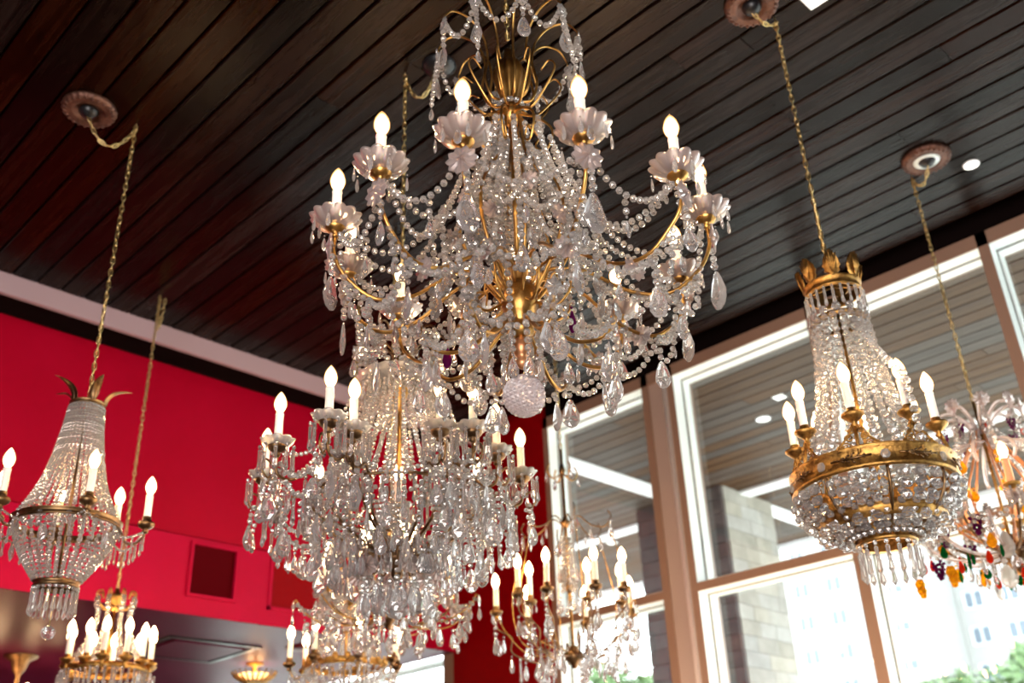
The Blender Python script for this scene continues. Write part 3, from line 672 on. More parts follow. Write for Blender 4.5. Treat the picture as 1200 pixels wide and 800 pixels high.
# ------------------------------------------------------------------ empire basket chandeliers
def prof_r(tab, z):
    t = sorted(tab); return float(np.interp(z, [q[0] for q in t], [q[1] for q in t]))
def empire(c, S):
    f = c.cam; rc, zc, rr, zr, rl, zl = S['rc'], S['zc'], S['rr'], S['zr'], S['rl'], S['zl']; bm = S['brass']; d = S['d']
    c.part('stem', [tube([(0, 0, c.z(zc+.02)), (0, 0, c.z(zl+.02))], .005, 8)], bm)
    # crown band with its leaves
    h = S.get('hb', .028)
    c.lathe('crown_band', [(rc*.93, zc), (rc, zc), (rc*1.05, zc+h*.1), (rc, zc+h*.25), (rc*.99, zc+h*.75), (rc*1.06, zc+h*.9), (rc*1.02, zc+h), (rc*.93, zc+h), (rc*.93, zc)], bm, 48)
    c.part('crown_bars', [tube([c.P(rc*.95, f+k*PI/2, zc+h*.5), c.P(0, 0, zc+h*.9)], .003, 6) for k in range(4)], bm)
    nl = S['leaves']; L = S['leaf_len']; curl = S['curl']
    for k in range(nl):
        a = f+2*PI*(k+S.get('la', .5))/nl; V = []; F = []; n = 9
        for i in range(n+1):
            t = i/n; w = L*.30*math.sin(PI*min(1, .12+t*.80))*(1+.16*math.cos(t*26)) if S['palm'] else L*.16*math.sin(PI*(.2+t*.75))+.001
            r0 = rc+curl*t**2; z0 = zc+h*.8+L*(t-(.35*t**3 if curl > .03 else 0))
            for jx, (u, dr) in enumerate(((-1, -.004), (-.5, .002), (0, .006), (.5, .002), (1, -.004))):
                V.append((r0+dr, w*u, c.z(z0)-.004*abs(u)*0)); 
        m0 = len(V)
        V += [(x-.003, y, z) for x, y, z in V]
        for i in range(n):
            for j in range(4):
                q = i*5+j; F.append((q, q+1, q+6, q+5)); F.append((m0+q, m0+q+5, m0+q+6, m0+q+1))
        for i in range(n):
            for q in (i*5, i*5+4): F.append((q, q+5, m0+q+5, m0+q))
        for j in range(4): F.append((n*5+j, n*5+j+1, m0+n*5+j+1, m0+n*5+j))
        g = G().add(V, F)
        if S['palm']:
            for u in (-.7, -.35, 0, .35, .7):
                g.g(tube([(rc+.003, 0, c.z(zc+h)), (rc+curl*.5+.007, L*.20*u, c.z(zc+h+L*.45)), (rc+curl+.004, L*.26*u, c.z(zc+h+L*(.86-.25*u*u)))], .0022, 5))
        obj('crown_leaf', g.mesh('crown_leaf', bm, True), c.o, mx(rz=a))
    # main ring
    hr = S['hr']
    c.lathe('ring', [(rr*.96, zr), (rr*1.0, zr-hr*.04), (rr*1.03, zr+hr*.08), (rr*1.0, zr+hr*.18), (rr*.995, zr+hr*.82), (rr*1.035, zr+hr*.92), (rr*1.01, zr+hr), (rr*.96, zr+hr), (rr*.96, zr)], bm, 72)
    # curtain of bead strands crown -> ring
    tab = S['tab']; z0, z1 = max(q[0] for q in tab), min(q[0] for q in tab)
    zz = np.linspace(z0, z1, 16)
    for k in range(S['ns']):
        a = f+2*PI*(k+.5)/S['ns']; w = random.uniform(-.015, .015)
        c.part('bead_strand', [beads([c.P(prof_r(tab, z), a+w*(z0-z)/(z0-z1), z) for z in zz], d, S['gap'])], 'bead', False)
    # basket under the ring
    tb = S['basket']; y0, y1 = max(q[0] for q in tb), min(q[0] for q in tb); yy = np.linspace(y0, y1, 12)
    for k in range(S['nb']):
        a = f+2*PI*(k+.5)/S['nb']
        c.part('basket_strand', [beads([c.P(prof_r(tb, z), a, z) for z in yy], S['db'], S['gapb'])], 'bead', False)
    c.lathe('lower_ring', [(rl*.85, zl), (rl, zl-.002), (rl*1.08, zl+.004), (rl, zl+.010), (rl, zl+S['hl']-.006), (rl*1.08, zl+S['hl']), (rl*.85, zl+S['hl']), (rl*.85, zl)], bm, 40)
    for k in range(S['nf']):
        a = f+2*PI*k/S['nf']; c.put('prism', S['fr'], rl*1.0, a, zl, rz=random.uniform(-.3, .3), sc=S['fs'])

def ring_arms(c, S, cands, lev, cup='cup_gilt', candle='candle_tall', wrap=True, drops='spear_s'):
    """slim arms leaving the ring: bead wrapped, with prisms under them"""
    f = c.cam; rr, zr = S['rr'], S['zr']; arms = []
    for az, r in cands:
        a = R(az); zc = lev
        prof = [(rr, zr+.01), (rr+.25*(r-rr), zr-.028), (rr+.65*(r-rr), zr-.030), (r*.98, zr-.005), (r, zc-.03)]
        A = c.arm(a, prof, cup, None, candle, mt=S['brass'], r=.0034)
        if wrap: c.part('bead_strand', [beads(cat([c.P(p[0], a, p[1]+.004) for p in prof], 4), .008, 1.2)], 'bead', False)
        for j in range(4):
            t = .3+.2*j; i = min(3, int(t*4)); q = t*4-i; r0 = prof[i][0]*(1-q)+prof[i+1][0]*q; z0 = prof[i][1]*(1-q)+prof[i+1][1]*q
            c.put('pendant', drops, r0, a, z0-.006, rz=random.random())
        arms.append((a, r, zc))
    arms.sort(key=lambda q: q[0] % (2*PI))
    for i, (a, r, zc) in enumerate(arms):
        b, r2, _ = arms[(i+1) % len(arms)]
        while b < a: b += 2*PI
        if b-a < 1.9:
            n = 8; pts = sag(c.P(r*.97, a, zr+.01), c.P(r2*.97, b, zr+.01), .045, 12)
            c.part('bead_strand', [beads(pts, .0085, 1.12)], 'bead', False)
            for j in (2, 4, 6, 8, 10):
                p = pts[j]; obj('pendant', K[drops], c.o, mx(p.x, p.y, p.z-.004, rz=j))
    return arms

# 2: empire chandelier on the right with filigree brackets
def right_empire():
    c = Chandelier(-1.137, 2.535, 2.18, 'tall basket chandelier on the right with palmette crown and broad gilt band')
    c.chain(3.18, canopy=(-1.159, 2.425), drop=.03); f = c.cam
    S = dict(rc=.080, zc=3.068, rr=.213, zr=2.462, rl=.074, zl=2.312, brass='gilt', d=.0225, hb=.034, leaves=7, la=.15, leaf_len=.082, curl=.012, palm=True, hr=.060,
             tab=[(2.985, .076), (2.86, .083), (2.72, .104), (2.62, .135), (2.56, .168), (2.52, .195)], ns=19, gap=1.04,
             basket=[(2.455, .205), (2.42, .200), (2.37, .165), (2.345, .125), (2.325, .080)], nb=28, db=.020, gapb=1.15, hl=.045, nf=16, fr='fringe', fs=1.25)
    empire(c, S)
    for k in range(22): c.put('prism', 'spear_s', 0.084, f+2*PI*k/22, 3.066, sc=1.25)
    c.lathe('inner_ring', [(.068, 2.975), (.076, 2.975), (.076, 2.988), (.068, 2.988), (.068, 2.975)], 'gilt', 40)
    for k in range(14): c.put('rosette', 'rosette_s', 0.086, f+2*PI*k/14, 2.992, sc=.8)
    # second gilt band and straps inside the basket
    c.lathe('basket_band', [(.150, 2.352), (.166, 2.368), (.166, 2.388), (.156, 2.388), (.150, 2.352)], 'gilt', 56)
    for k in range(8):
        a = f+2*PI*(k+.25)/8
        c.part('basket_strap', [tube(cat([c.P(.205, a, 2.465), c.P(.20, a, 2.42), c.P(.165, a, 2.37), c.P(.112, a, 2.34), c.P(.072, a, 2.325)], 4), .0045, 6)], 'dark_brass')
        # big round beads set in rows
        for rr_, z_ in ((.215, 2.440), (.208, 2.412), (.190, 2.388), (.158, 2.350), (.122, 2.338)):
            c.part('bead_row', [beads([c.P(rr_, a+t*2*PI/8*.9, z_) for t in np.linspace(.12, .98, 8)], .030 if rr_ > .15 else .024, 1.25, .08)], 'crystal' if (k+int(rr_*100)) % 3 else 'bead', False)
        # stones and leaf reliefs on the band
        g = G(); g.add(BV*[.024, .010, .026], BF); o = obj('band_stone', g.mesh('band_stone', 'clear_pan'), c.o, mx(*c.P(.216, a, 2.489), rz=a+PI/2, rx=0)); 
        g = G()
        for j in range(7):
            t = (j-3)/3; g.g(tube([(t*.040, 0, 0), (t*.044+.004, -.004, .009*(1-abs(t))), (t*.040+.010, -.003, .014*(1-abs(t)))], .0022, 5)); g.g(tube([(t*.040, 0, 0), (t*.044+.004, -.004, -.009*(1-abs(t))), (t*.040+.010, -.003, -.014*(1-abs(t)))], .0022, 5))
        g.g(tube([(-.052, -.001, 0), (0, -.004, 0), (.052, -.001, 0)], .0028, 6))
        obj('band_relief', g.mesh('band_relief', 'dark_brass', True), c.o, mx(*c.P(.215, a+PI/8, 2.489), rz=a+PI/8+PI/2))
    # filigree brackets and candles
    for k in range(8):
        a = f+R(-5)+2*PI*k/8; r0 = .222
        B = c.part('bracket', [tube([c.P(.212, a, 2.50), c.P(.205, a, 2.54), c.P(.192, a, 2.585)], .005, 8)], 'gilt')
        g = G()
        for sgn in (-1, 1):
            for (w, z0, sz) in ((.030, .012, .014), (.020, .036, .011), (.012, .056, .008), (.044, .008, .010)):
                pts = [(sgn*w+sz*(1-i/16*.75)*math.cos(i*.62+(0 if sgn > 0 else PI)), 0, z0+sz*(1-i/16*.75)*math.sin(i*.62)*1) for i in range(15)]
                g.g(tube(pts, .0024, 6))
            g.g(tube(cat([(sgn*.05, 0, 0), (sgn*.040, 0, .022), (sgn*.018, 0, .045), (sgn*.006, 0, .075)], 4), .003, 6))
        obj('scrollwork', g.mesh('scrollwork', 'gilt', True), B, mx(*c.P(.208, a, 2.512), rz=a+PI/2, rx=-.18))
        x, y, z = c.P(.190, a, 2.612)
        obj('candle_cup', K['cup_gilt'], B, mx(x, y, z)); tl = random.uniform(-.06, .06)
        obj('candle', K['candle_tall'], B, mx(x, y, z+.006, rz=a, rx=tl)); obj('bulb', K['bulb'], B, mx(x-.09*0, y, z+.094, rz=a, rx=tl))
    for a0 in (R(28), R(215)):
        c.part('bead_strand', [beads(sag(c.P(.078, f+a0, 2.955), c.P(.235, f+a0+.1, 2.70), .02)+sag(c.P(.235, f+a0+.1, 2.70), c.P(.215, f+a0+.2, 2.52), .0), .0225, 1.1)], 'bead', False)
    return c
right_empire()
medallion(-1.159, 2.425, .092, 'carved bronze ceiling medallion cut off at the top edge of the photo')

# 3: bead curtain chandelier on the left wall
def left_empire():
    c = Chandelier(-3.131, 1.166, 2.245, 'slender bead curtain chandelier on the left with curling gilt leaves')
    c.chain(3.04, canopy=(-3.165, .996), drop=.11); f = c.cam
    S = dict(rc=.054, zc=3.0, rr=.160, zr=2.588, rl=.064, zl=2.400, brass='dark_brass', d=.0122, hb=.014, leaves=5, la=.2, leaf_len=.090, curl=.075, palm=False, hr=.022,
             tab=[(3.0, .053), (2.92, .060), (2.82, .075), (2.74, .094), (2.68, .117), (2.62, .150)], ns=34, gap=1.02,
             basket=[(2.605, .152), (2.56, .148), (2.50, .120), (2.45, .088), (2.42, .066)], nb=30, db=.0125, gapb=1.04, hl=.018, nf=22, fr='fringe', fs=1.15)
    empire(c, S)
    ring_arms(c, S, [(-80, .222), (-6, .19), (72, .235), (114, .21), (170, .19), (-130, .22)], 2.632, cup='cup_dark')
    for k in range(12):
        a = f+2*PI*k/12; c.strand((.157, a, 2.60), (.157, a+2*PI/12, 2.60), .03, .010, n=6); c.put('pendant', 'leaf_s', .160, a, 2.60)
    for k in range(4): c.put('pendant', 'leaf_m', .165, f+.8+k*1.7, 2.57, sc=.9)
    c.part('ball_hook', [tube([(0, 0, c.z(2.42)), (0, 0, c.z(2.285))], .0014, 5)], 'chain')
    obj('crystal_ball', K['ball'], c.o, mx(0, 0, c.z(2.268), s=.042))
left_empire()
medallion(-3.165, .996, .098, 'brown carved ceiling medallion with black centre on the dark left boards')

# 4: small basket chandelier low in the middle
def low_empire():
    c = Chandelier(-3.656, 2.624, 2.24, 'basket chandelier with gilt leafy rim hanging low between the red wall and crystal drops')
    c.chain(2.80); f = c.cam
    S = dict(rc=.045, zc=2.74, rr=.172, zr=2.372, rl=.07, zl=2.27, brass='gilt', d=.0135, hb=.02, leaves=5, leaf_len=.06, curl=.03, palm=True, hr=.026,
             tab=[(2.735, .042), (2.62, .062), (2.52, .095), (2.45, .125), (2.40, .155)], ns=26, gap=1.05,
             basket=[(2.37, .165), (2.33, .150), (2.29, .105), (2.28, .072)], nb=24, db=.014, gapb=1.05, hl=.014, nf=14, fr='fringe', fs=1)
    empire(c, S)
    for k in range(22):
        a = 2*PI*k/22; g = G().add(BV*[.024, .012, .034], BF); obj('rim_leaf', g.mesh('rim_leaf', 'gilt'), c.o, mx(*c.P(.176, a, 2.398), rz=a+PI/2))
    ring_arms(c, S, [(-128, .235), (-170, .245), (-72, .215), (-20, .21), (27, .22), (75, .24), (125, .24)], 2.405, cup='cup_dark', wrap=False)
low_empire()

# 5: many armed chandelier at the lower left
def lowleft():
    c = Chandelier(-4.265, 1.85, 2.26, 'low chandelier at bottom left with crowded candles and thick crystal ropes')
    f = c.cam
    c.chain(2.72, drop=.1)
    chain_along(c.o, sag((0, 0, c.z(4.17)), (.02, .02, c.z(4.17)), .16, 10))
    c.lathe('urn', [(0, 2.73), (.01, 2.725), (.012, 2.71), (.030, 2.70), (.034, 2.685), (.022, 2.665), (.012, 2.65), (.018, 2.635), (0, 2.62)], 'gilt', 24)
    c.part('stem', [tube([(0, 0, c.z(2.63)), (0, 0, c.z(2.36))], .006, 8)], 'gilt')
    for k in range(8):
        a = f+2*PI*(k+.5)/8
        c.part('scroll_wire', [tube(cat([c.P(.012, a, 2.65), c.P(.045, a, 2.64), c.P(.075, a, 2.665), c.P(.085, a, 2.70), c.P(.065, a, 2.712), c.P(.055, a, 2.69)], 5), .0035, 6)], 'gilt')
        c.part('bead_strand', [beads(cat([c.P(.080, a, 2.69), c.P(.070, a, 2.60), c.P(.095, a, 2.50), c.P(.150, a, 2.41)], 5), .022, 1.02)], 'bead', False)
        c.put('pendant', 'leaf_s', .088, a, 2.695)
    c.lathe('ring', [(.150, 2.375), (.165, 2.373), (.168, 2.385), (.160, 2.398), (.150, 2.398), (.150, 2.375)], 'gilt', 48)
    for az, r in ((-145, .185), (-118, .15), (-60, .14), (-88, .17), (-30, .18), (0, .17), (40, .15), (64, .17), (90, .19), (119, .20), (150, .17), (180, .17)):
        a = R(az); c.arm(a, [(.13, 2.375), (r*.85, 2.355), (r, 2.37), (r, 2.386)], 'cup_gilt', None, 'candle_tall', mt='gilt', r=.004)
        for t in (-.35, -.1, .15, .4): c.put('prism', 'fringe', r+.01, a+t*.6, 2.375, sc=1.0)
lowleft()

# ------------------------------------------------------------------ 6: crystal chandelier below the big one
def second_chandelier():
    c = Chandelier(-2.216, 1.757, 2.17, 'crowded crystal chandelier with bronze arms and long prisms, hanging directly below the largest one')
    c.chain(3.14, canopy=(-2.119, 1.818), drop=.10); f = c.cam
    c.part('stem', [tube([(0, 0, c.z(3.14)), (0, 0, c.z(2.36))], .006, 10)], 'brass')
    c.lathe('vase', [(0, 3.05), (.014, 3.04), (.024, 3.02), (.028, 2.99), (.018, 2.96), (.012, 2.94), (.026, 2.925), (.030, 2.91), (.018, 2.88), (.010, 2.84), (0, 2.83)], 'brass', 28)
    c.lathe('hub', [(0, 2.44), (.016, 2.435), (.022, 2.42), (.040, 2.405), (.055, 2.388), (.052, 2.370), (.030, 2.358), (.016, 2.350), (.018, 2.340), (.010, 2.328), (0, 2.325)], 'dark_brass', 32)
    # plume of drops at the top
    for k in range(10):
        a = f+2*PI*(k+.3)/10
        c.part('crown_wire', [tube(cat([c.P(.012, a, 3.03), c.P(.05, a, 3.06), c.P(.10, a, 3.10), c.P(.135, a, 3.09), c.P(.145, a, 3.06)], 5), .003, 6)], 'dark_brass')
        c.put('rosette', 'rosette_s', .147, a, 3.055, sc=1.1)
        c.put('pendant', 'pear' if k % 2 else 'leaf_m', .148, a, 3.04, rz=k, sc=.85)
        c.strand((.14, a, 3.07), (.14, a+2*PI/10, 3.07), .04, .014, n=8)
        c.put('pendant', 'leaf_m', .09, a+.3, 3.06, rz=k*.6, sc=.9)
        c.strand((.13, a, 3.05), (.125, a+.1, 2.94), -.01, .014, n=6)
        c.put('pendant', 'leaf_s', .10, a, 2.99, rz=k)
    # ruffled dish with prisms
    V, F = lathe([(.03, 2.915), (.07, 2.918), (.115, 2.932), (.132, 2.948), (.128, 2.952), (.11, 2.940), (.07, 2.925), (.03, 2.922)], 96, lambda a, j: 1+(.05*abs(math.sin(8*a)) if 2 <= j <= 5 else 0))
    c.part('glass_dish', [(V-[0, 0, c.zb], F)], 'clear_pan')
    for k in range(24): c.put('prism', 'spear_s', .128, f+2*PI*k/24, 2.93, sc=1.2)
    tab = [(2.92, .095), (2.84, .105), (2.76, .130), (2.68, .170), (2.60, .225), (2.56, .265)]; zz = np.linspace(2.92, 2.56, 14)
    for k in range(32):
        a = f+2*PI*(k+.5)/32
        c.part('bead_strand', [beads([c.P(prof_r(tab, z), a, z) for z in zz], .0145, 1.06)], 'bead', False)
    c.lathe('ring', [(.262, 2.545), (.268, 2.545), (.268, 2.552), (.262, 2.552), (.262, 2.545)], 'dark_brass', 64)
    for k in range(40):
        a = f+2*PI*k/40; c.put('prism', 'spear', .270, a, 2.545, sc=1.0); 
        if k % 2: c.put('prism', 'fringe', .20, a, 2.62, sc=1.0)
    for k in range(20):
        a = f+2*PI*k/20
        c.strand((.265, a, 2.54), (.055, a, 2.41), .02, .0135, n=10)
        c.put('pendant', 'leaf_m', .17, a, 2.45, rz=k, sc=.95); c.put('prism', 'spear', .115, a+.1, 2.42, sc=1.0)
        c.put('prism', 'spear', .15, a, 2.60, sc=1.1)
    for k in range(12):
        a = f+2*PI*k/12
        c.part('scroll_wire', [tube(cat([c.P(.045, a, 2.385), c.P(.075, a, 2.355), c.P(.10, a, 2.375), c.P(.095, a, 2.405), c.P(.072, a, 2.400), c.P(.074, a, 2.382)], 5), .0028, 6)], 'dark_brass')
        c.strand((.09, a, 2.36), (.095, a, 2.30), 0, .016, n=3); c.put('pendant', 'leaf_m', .095, a, 2.30, rz=k*.8, sc=1.1)
        c.put('pendant', 'pear', .06, a+.2, 2.315, rz=k*.5, sc=.95); c.put('rosette', 'rosette', .115, a+.26, 2.345, sc=.9, rz=k)
    c.put('pendant', 'leaf', 0, 0, 2.325, sc=1.0)
    arms = []
    for k, (az, r) in enumerate([(-96, .393), (-64, .425), (-60, .334), (179, .43), (-20, .343), (-7, .378), (23, .316), (57, .372), (142, .343), (100, .39), (-136, .40)]):
        a = R(az); q = r/.39
        prof = [(.045, 2.395), (.10, 2.415), (.19, 2.47), (.25*q, 2.555), (.29*q, 2.585), (.345*q, 2.555), (.385*q, 2.565), (.39*q, 2.618)]
        A = c.arm(a, prof, 'cup_dark', 'pan_clear', 'candle_tall', mt='dark_brass', r=.0045, pandrops=('spear', 9, .046, -.004))
        obj('scroll', G().g(tube(cat([c.P(.385*q, a, 2.575), c.P(.40*q+.02, a, 2.60), c.P(.40*q+.03, a, 2.57), c.P(.40*q+.012, a, 2.548), c.P(.40*q, a, 2.56)], 5), .003, 6)).mesh('scroll', 'dark_brass', True), A)
        c.part('bead_strand', [beads(cat([c.P(p[0], a, p[1]+.012) for p in prof[3:7]], 4), .013, 1.1)], 'bead', False)
        for (r0, z0, key) in ((.345*q, 2.548, 'spear'), (.30*q, 2.578, 'spear'), (.42*q, 2.55, 'leaf_s'), (.25*q, 2.55, 'leaf_m')):
            c.put('pendant', key, r0, a, z0, rz=random.uniform(-1, 1), sc=1.05)
        for t, zz_ in ((-.05, 2.50), (.06, 2.515)):
            c.strand((.405*q, a+t, 2.560), (.415*q, a+t, zz_), 0, .014, n=2); c.put('pendant', 'pear' if t < 0 else 'leaf', .415*q, a+t, zz_, rz=random.uniform(-.8, .8), sc=.85)
        arms.append((a, q))
    arms.sort(key=lambda t: t[0] % (2*PI)); N = len(arms)
    for i in range(N):
        a, q = arms[i]; b, q2 = arms[(i+1) % N]
        while b < a: b += 2*PI
        m = (a+b)/2
        if b-a < .15: continue
        c.strand((.38*q, a, 2.60), (.38*q2, b, 2.60), .07, .0135, n=12)
        c.strand((.36*q, a, 2.55), (.36*q2, b, 2.55), .07, .0135, n=12)
        c.strand((.13, m, 2.93), (.37*q, a, 2.63), .09, .012, n=14)
        for j, t in enumerate((.2, .4, .6, .8)):
            g_ = a+(b-a)*t; rr = .37*(q+(q2-q)*t); zz_ = 2.555-.07*4*t*(1-t)
            c.put('prism', 'spear', rr, g_, zz_, sc=1.0)
            c.strand((.33, g_, 2.51), (.335, g_, 2.45), 0, .014, n=2); c.put('pendant', ('leaf', 'pear', 'leaf_m', 'spear')[(i+j) % 4], .335, g_, 2.45, rz=j+i, sc=.85)
            c.strand((.25, g_+.05, 2.47), (.24, g_+.05, 2.40), 0, .014, n=2); c.put('pendant', ('pear', 'leaf_m', 'leaf', 'spear')[(i+j) % 4], .24, g_+.05, 2.40, rz=j, sc=.8)
            c.put('pendant', 'leaf_m', .18, g_, 2.37, rz=i, sc=.9)
second_chandelier()
medallion(-2.105, 1.825, .062, 'plain black ceiling canopy half hidden behind the largest chandelier', kind='black')

# ------------------------------------------------------------------ 7: chandelier behind it, lower in the picture
def third_chandelier():
    c = Chandelier(-3.076, 2.397, 2.20, 'airy beaded chandelier with long thin arms, hanging low in front of the dark red corner')
    c.chain(2.92, z1=4.11); c.o.location.z += .09; f = c.cam
    c.part('stem', [tube([(0, 0, c.z(2.92)), (0, 0, c.z(2.34))], .005, 8)], 'gilt')
    c.lathe('hub', [(0, 2.42), (.012, 2.415), (.026, 2.395), (.040, 2.38), (.036, 2.36), (.018, 2.345), (.010, 2.33), (0, 2.32)], 'dark_brass', 28)
    for k in range(9):
        a = f+R(17)+2*PI*k/9
        c.arm(a, [(.02, 2.37), (.09, 2.345), (.17, 2.355), (.235, 2.40), (.25, 2.452)], 'cup_gilt', None, 'candle_tall', mt='dark_brass', r=.0034, pandrops=('fringe', 5, .022, -.006))
        c.part('hook_arm', [tube(cat([c.P(.03, a+.3, 2.38), c.P(.12, a+.3, 2.34), c.P(.24, a+.3, 2.345), c.P(.32, a+.3, 2.39), c.P(.345, a+.3, 2.43), c.P(.355, a+.3, 2.415)], 5), .0026, 6)], 'gilt')
        c.put('rosette', 'rosette_s', .355, a+.3, 2.405, sc=1.3); c.put('pendant', 'leaf_s', .355, a+.3, 2.39, rz=k, sc=1.3)
        c.strand((.345, a+.3, 2.42), (.24, a, 2.44), .05, .017); c.strand((.24, a, 2.44), (.345, a-.4, 2.42), .05, .017)
        c.strand((.03, a, 2.80), (.22, a, 2.46), .05, .016, n=12); c.strand((.03, a+.3, 2.60), (.30, a+.3, 2.39), .06, .015, n=12)
        c.put('pendant', 'pear', .28, a+.3, 2.345, sc=.9, rz=k); c.put('pendant', 'leaf_m', .20, a, 2.345, rz=k, sc=1.1)
        c.put('pendant', 'leaf_m', .13, a+.3, 2.33, rz=k, sc=1.1); c.put('pendant', 'pear', .08, a, 2.33, rz=k, sc=.9)
        c.put('pendant', 'leaf_s', .31, a+.3, 2.36, rz=k, sc=1.5); c.put('rosette', 'rosette', .26, a, 2.39, sc=.8, rz=k)
        c.strand((.30, a+.3, 2.35), (.30, a+.3, 2.31), 0, .02, n=2); c.put('pendant', 'leaf_s', .30, a+.3, 2.31, rz=k, sc=1.3)
    for k in range(5):
        a = f+R(30)+2*PI*k/5
        c.arm(a, [(.01, 2.50), (.05, 2.49), (.09, 2.52), (.10, 2.56)], 'cup_gilt', None, 'candle_tall', mt='gilt', r=.003, pandrops=('fringe', 5, .022, -.006))
third_chandelier()

# ------------------------------------------------------------------ 8: open bronze birdcage chandelier by the narrow window
def birdcage():
    c = Chandelier(-2.798, 3.133, 2.26, 'open bronze framed chandelier with thin curling arms against the narrow window')
    c.chain(3.24); f = c.cam
    c.part('stem', [tube([(0, 0, c.z(3.24)), (0, 0, c.z(2.33))], .006, 8)], 'gilt')
    for z0, r0 in ((3.14, .016), (2.90, .024), (2.62, .020)):
        c.lathe('stem_knop', [(0, z0+.03), (.008, z0+.028), (r0*.6, z0+.015), (r0, z0), (r0*.6, z0-.012), (.008, z0-.02), (0, z0-.022)], 'dark_brass', 20)
    c.lathe('hub', [(0, 2.39), (.014, 2.385), (.020, 2.37), (.036, 2.355), (.036, 2.335), (.018, 2.318), (.010, 2.30), (0, 2.295)], 'dark_brass', 24)
    for k in range(4):
        a = f+.5+2*PI*k/4
        c.part('leaf_scroll', [tube(cat([c.P(.01, a, 3.12), c.P(.05, a, 3.10), c.P(.075, a, 3.135), c.P(.06, a, 3.165)], 5), .0035, 6)], 'gilt'); c.put('pendant', 'leaf_s', .078, a, 3.13, sc=1.3)
    for k in range(6):
        a = f+.2+2*PI*k/6
        c.part('cage_wire', [tube(cat([c.P(.015, a, 2.90), c.P(.06, a, 2.925), c.P(.11, a, 2.88), c.P(.17, a, 2.86), c.P(.205, a, 2.90), c.P(.19, a, 2.93)], 5), .0030, 6)], 'dark_brass')
        c.part('cage_wire', [tube(cat([c.P(.19, a, 2.87), c.P(.225, a, 2.74), c.P(.26, a, 2.58), c.P(.22, a, 2.42), c.P(.08, a, 2.36)], 5), .0024, 6)], 'gilt')
        c.put('pendant', 'leaf_m', .20, a, 2.885, rz=k, sc=1.0); c.put('pendant', 'leaf_s', .11, a, 2.87, rz=k, sc=1.2)
        c.part('leaf_scroll', [tube(cat([c.P(.03, a, 2.36), c.P(.10, a, 2.33), c.P(.15, a, 2.37), c.P(.13, a, 2.42), c.P(.10, a, 2.40), c.P(.11, a, 2.375)], 5), .0034, 6)], 'dark_brass')
        c.strand((.01, a, 2.84), (.03, a, 2.60), -.01, .018, n=6); c.put('pendant', 'pear', .05, a, 2.58, rz=k, sc=.8)
        c.put('pendant', 'leaf_m', .035, a+.4, 2.72, rz=k, sc=1.0)
    for k, (az, r) in enumerate([(-83, .35), (-95, .22), (-62, .36), (-32, .36), (-12, .36), (-24, .18), (24, .22), (75, .31), (120, .31), (170, .31), (-140, .31)]):
        a = R(az)
        c.arm(a, [(.03, 2.345), (r*.45, 2.325), (r*.80, 2.37), (r*.80, 2.43), (r*.92, 2.455), (r, 2.475), (r, 2.515)], 'cup_dark', None, 'candle_tall', mt='dark_brass', r=.0032, pandrops=('leaf_s', 4, .022, -.006))
        for t, zz_, key in ((1.0, 2.455, 'pear'), (.8, 2.36, 'leaf_m'), (.62, 2.335, 'pear'), (.9, 2.44, 'leaf_m'), (.45, 2.32, 'leaf_m')):
            c.put('pendant', key, r*t+.004, a, zz_, rz=random.uniform(-1, 1), sc=.9)
        c.put('prism', 'spear', r*.7, a+.06, 2.345, sc=1.2)
    for k in range(5):
        a = f+2*PI*k/5-.3
        c.part('hook_arm', [tube(cat([c.P(.03, a, 2.35), c.P(.18, a, 2.36), c.P(.27, a, 2.45), c.P(.305, a, 2.52), c.P(.315, a, 2.50)], 5), .0026, 6)], 'gilt')
        c.strand((.315, a, 2.50), (.315, a, 2.44), 0, .016, n=2); c.put('pendant', 'leaf_m', .315, a, 2.44, rz=k); c.put('pendant', 'amber' if 0 else 'leaf_m', .30, a, 2.42, sc=.8, rz=1+k)
birdcage()

# ------------------------------------------------------------------ 9: fruit hung chandelier at the right edge
K['amber_drop'] = mk_drop('fruit_drop', .040, .060, .030, 'amber'); K['ruby_drop'] = mk_drop('fruit_drop', .026, .050, .022, 'ruby')
K['green_leaf'] = mk_drop('glass_leaf', .016, .056, .006, 'emerald'); K['green_pear'] = mk_drop('fruit_drop', .034, .050, .030, 'emerald'); K['clear_leaf'] = mk_drop('pendant', .070, .100, .020, 'clear_pan')
g = G()
for j in range(26):
    t = j/26; an = j*2.4; rr = .020*(1-t)**.6; g.add(BV*.0125+[rr*math.cos(an), rr*math.sin(an), -.062*t-.008], BF)
K['grapes'] = g.mesh('grape_cluster', 'amethyst')
g = G(); g.add(BV*[.034, .030, .034]+[0, 0, -.018], BF); g.add(BV*[.030, .028, .030]+[.008, .004, -.040], BF); g.add(BV*[.020, .020, .024]+[-.010, 0, -.050], BF)
K['amber_fruit'] = g.mesh('fruit_drop', 'amber')
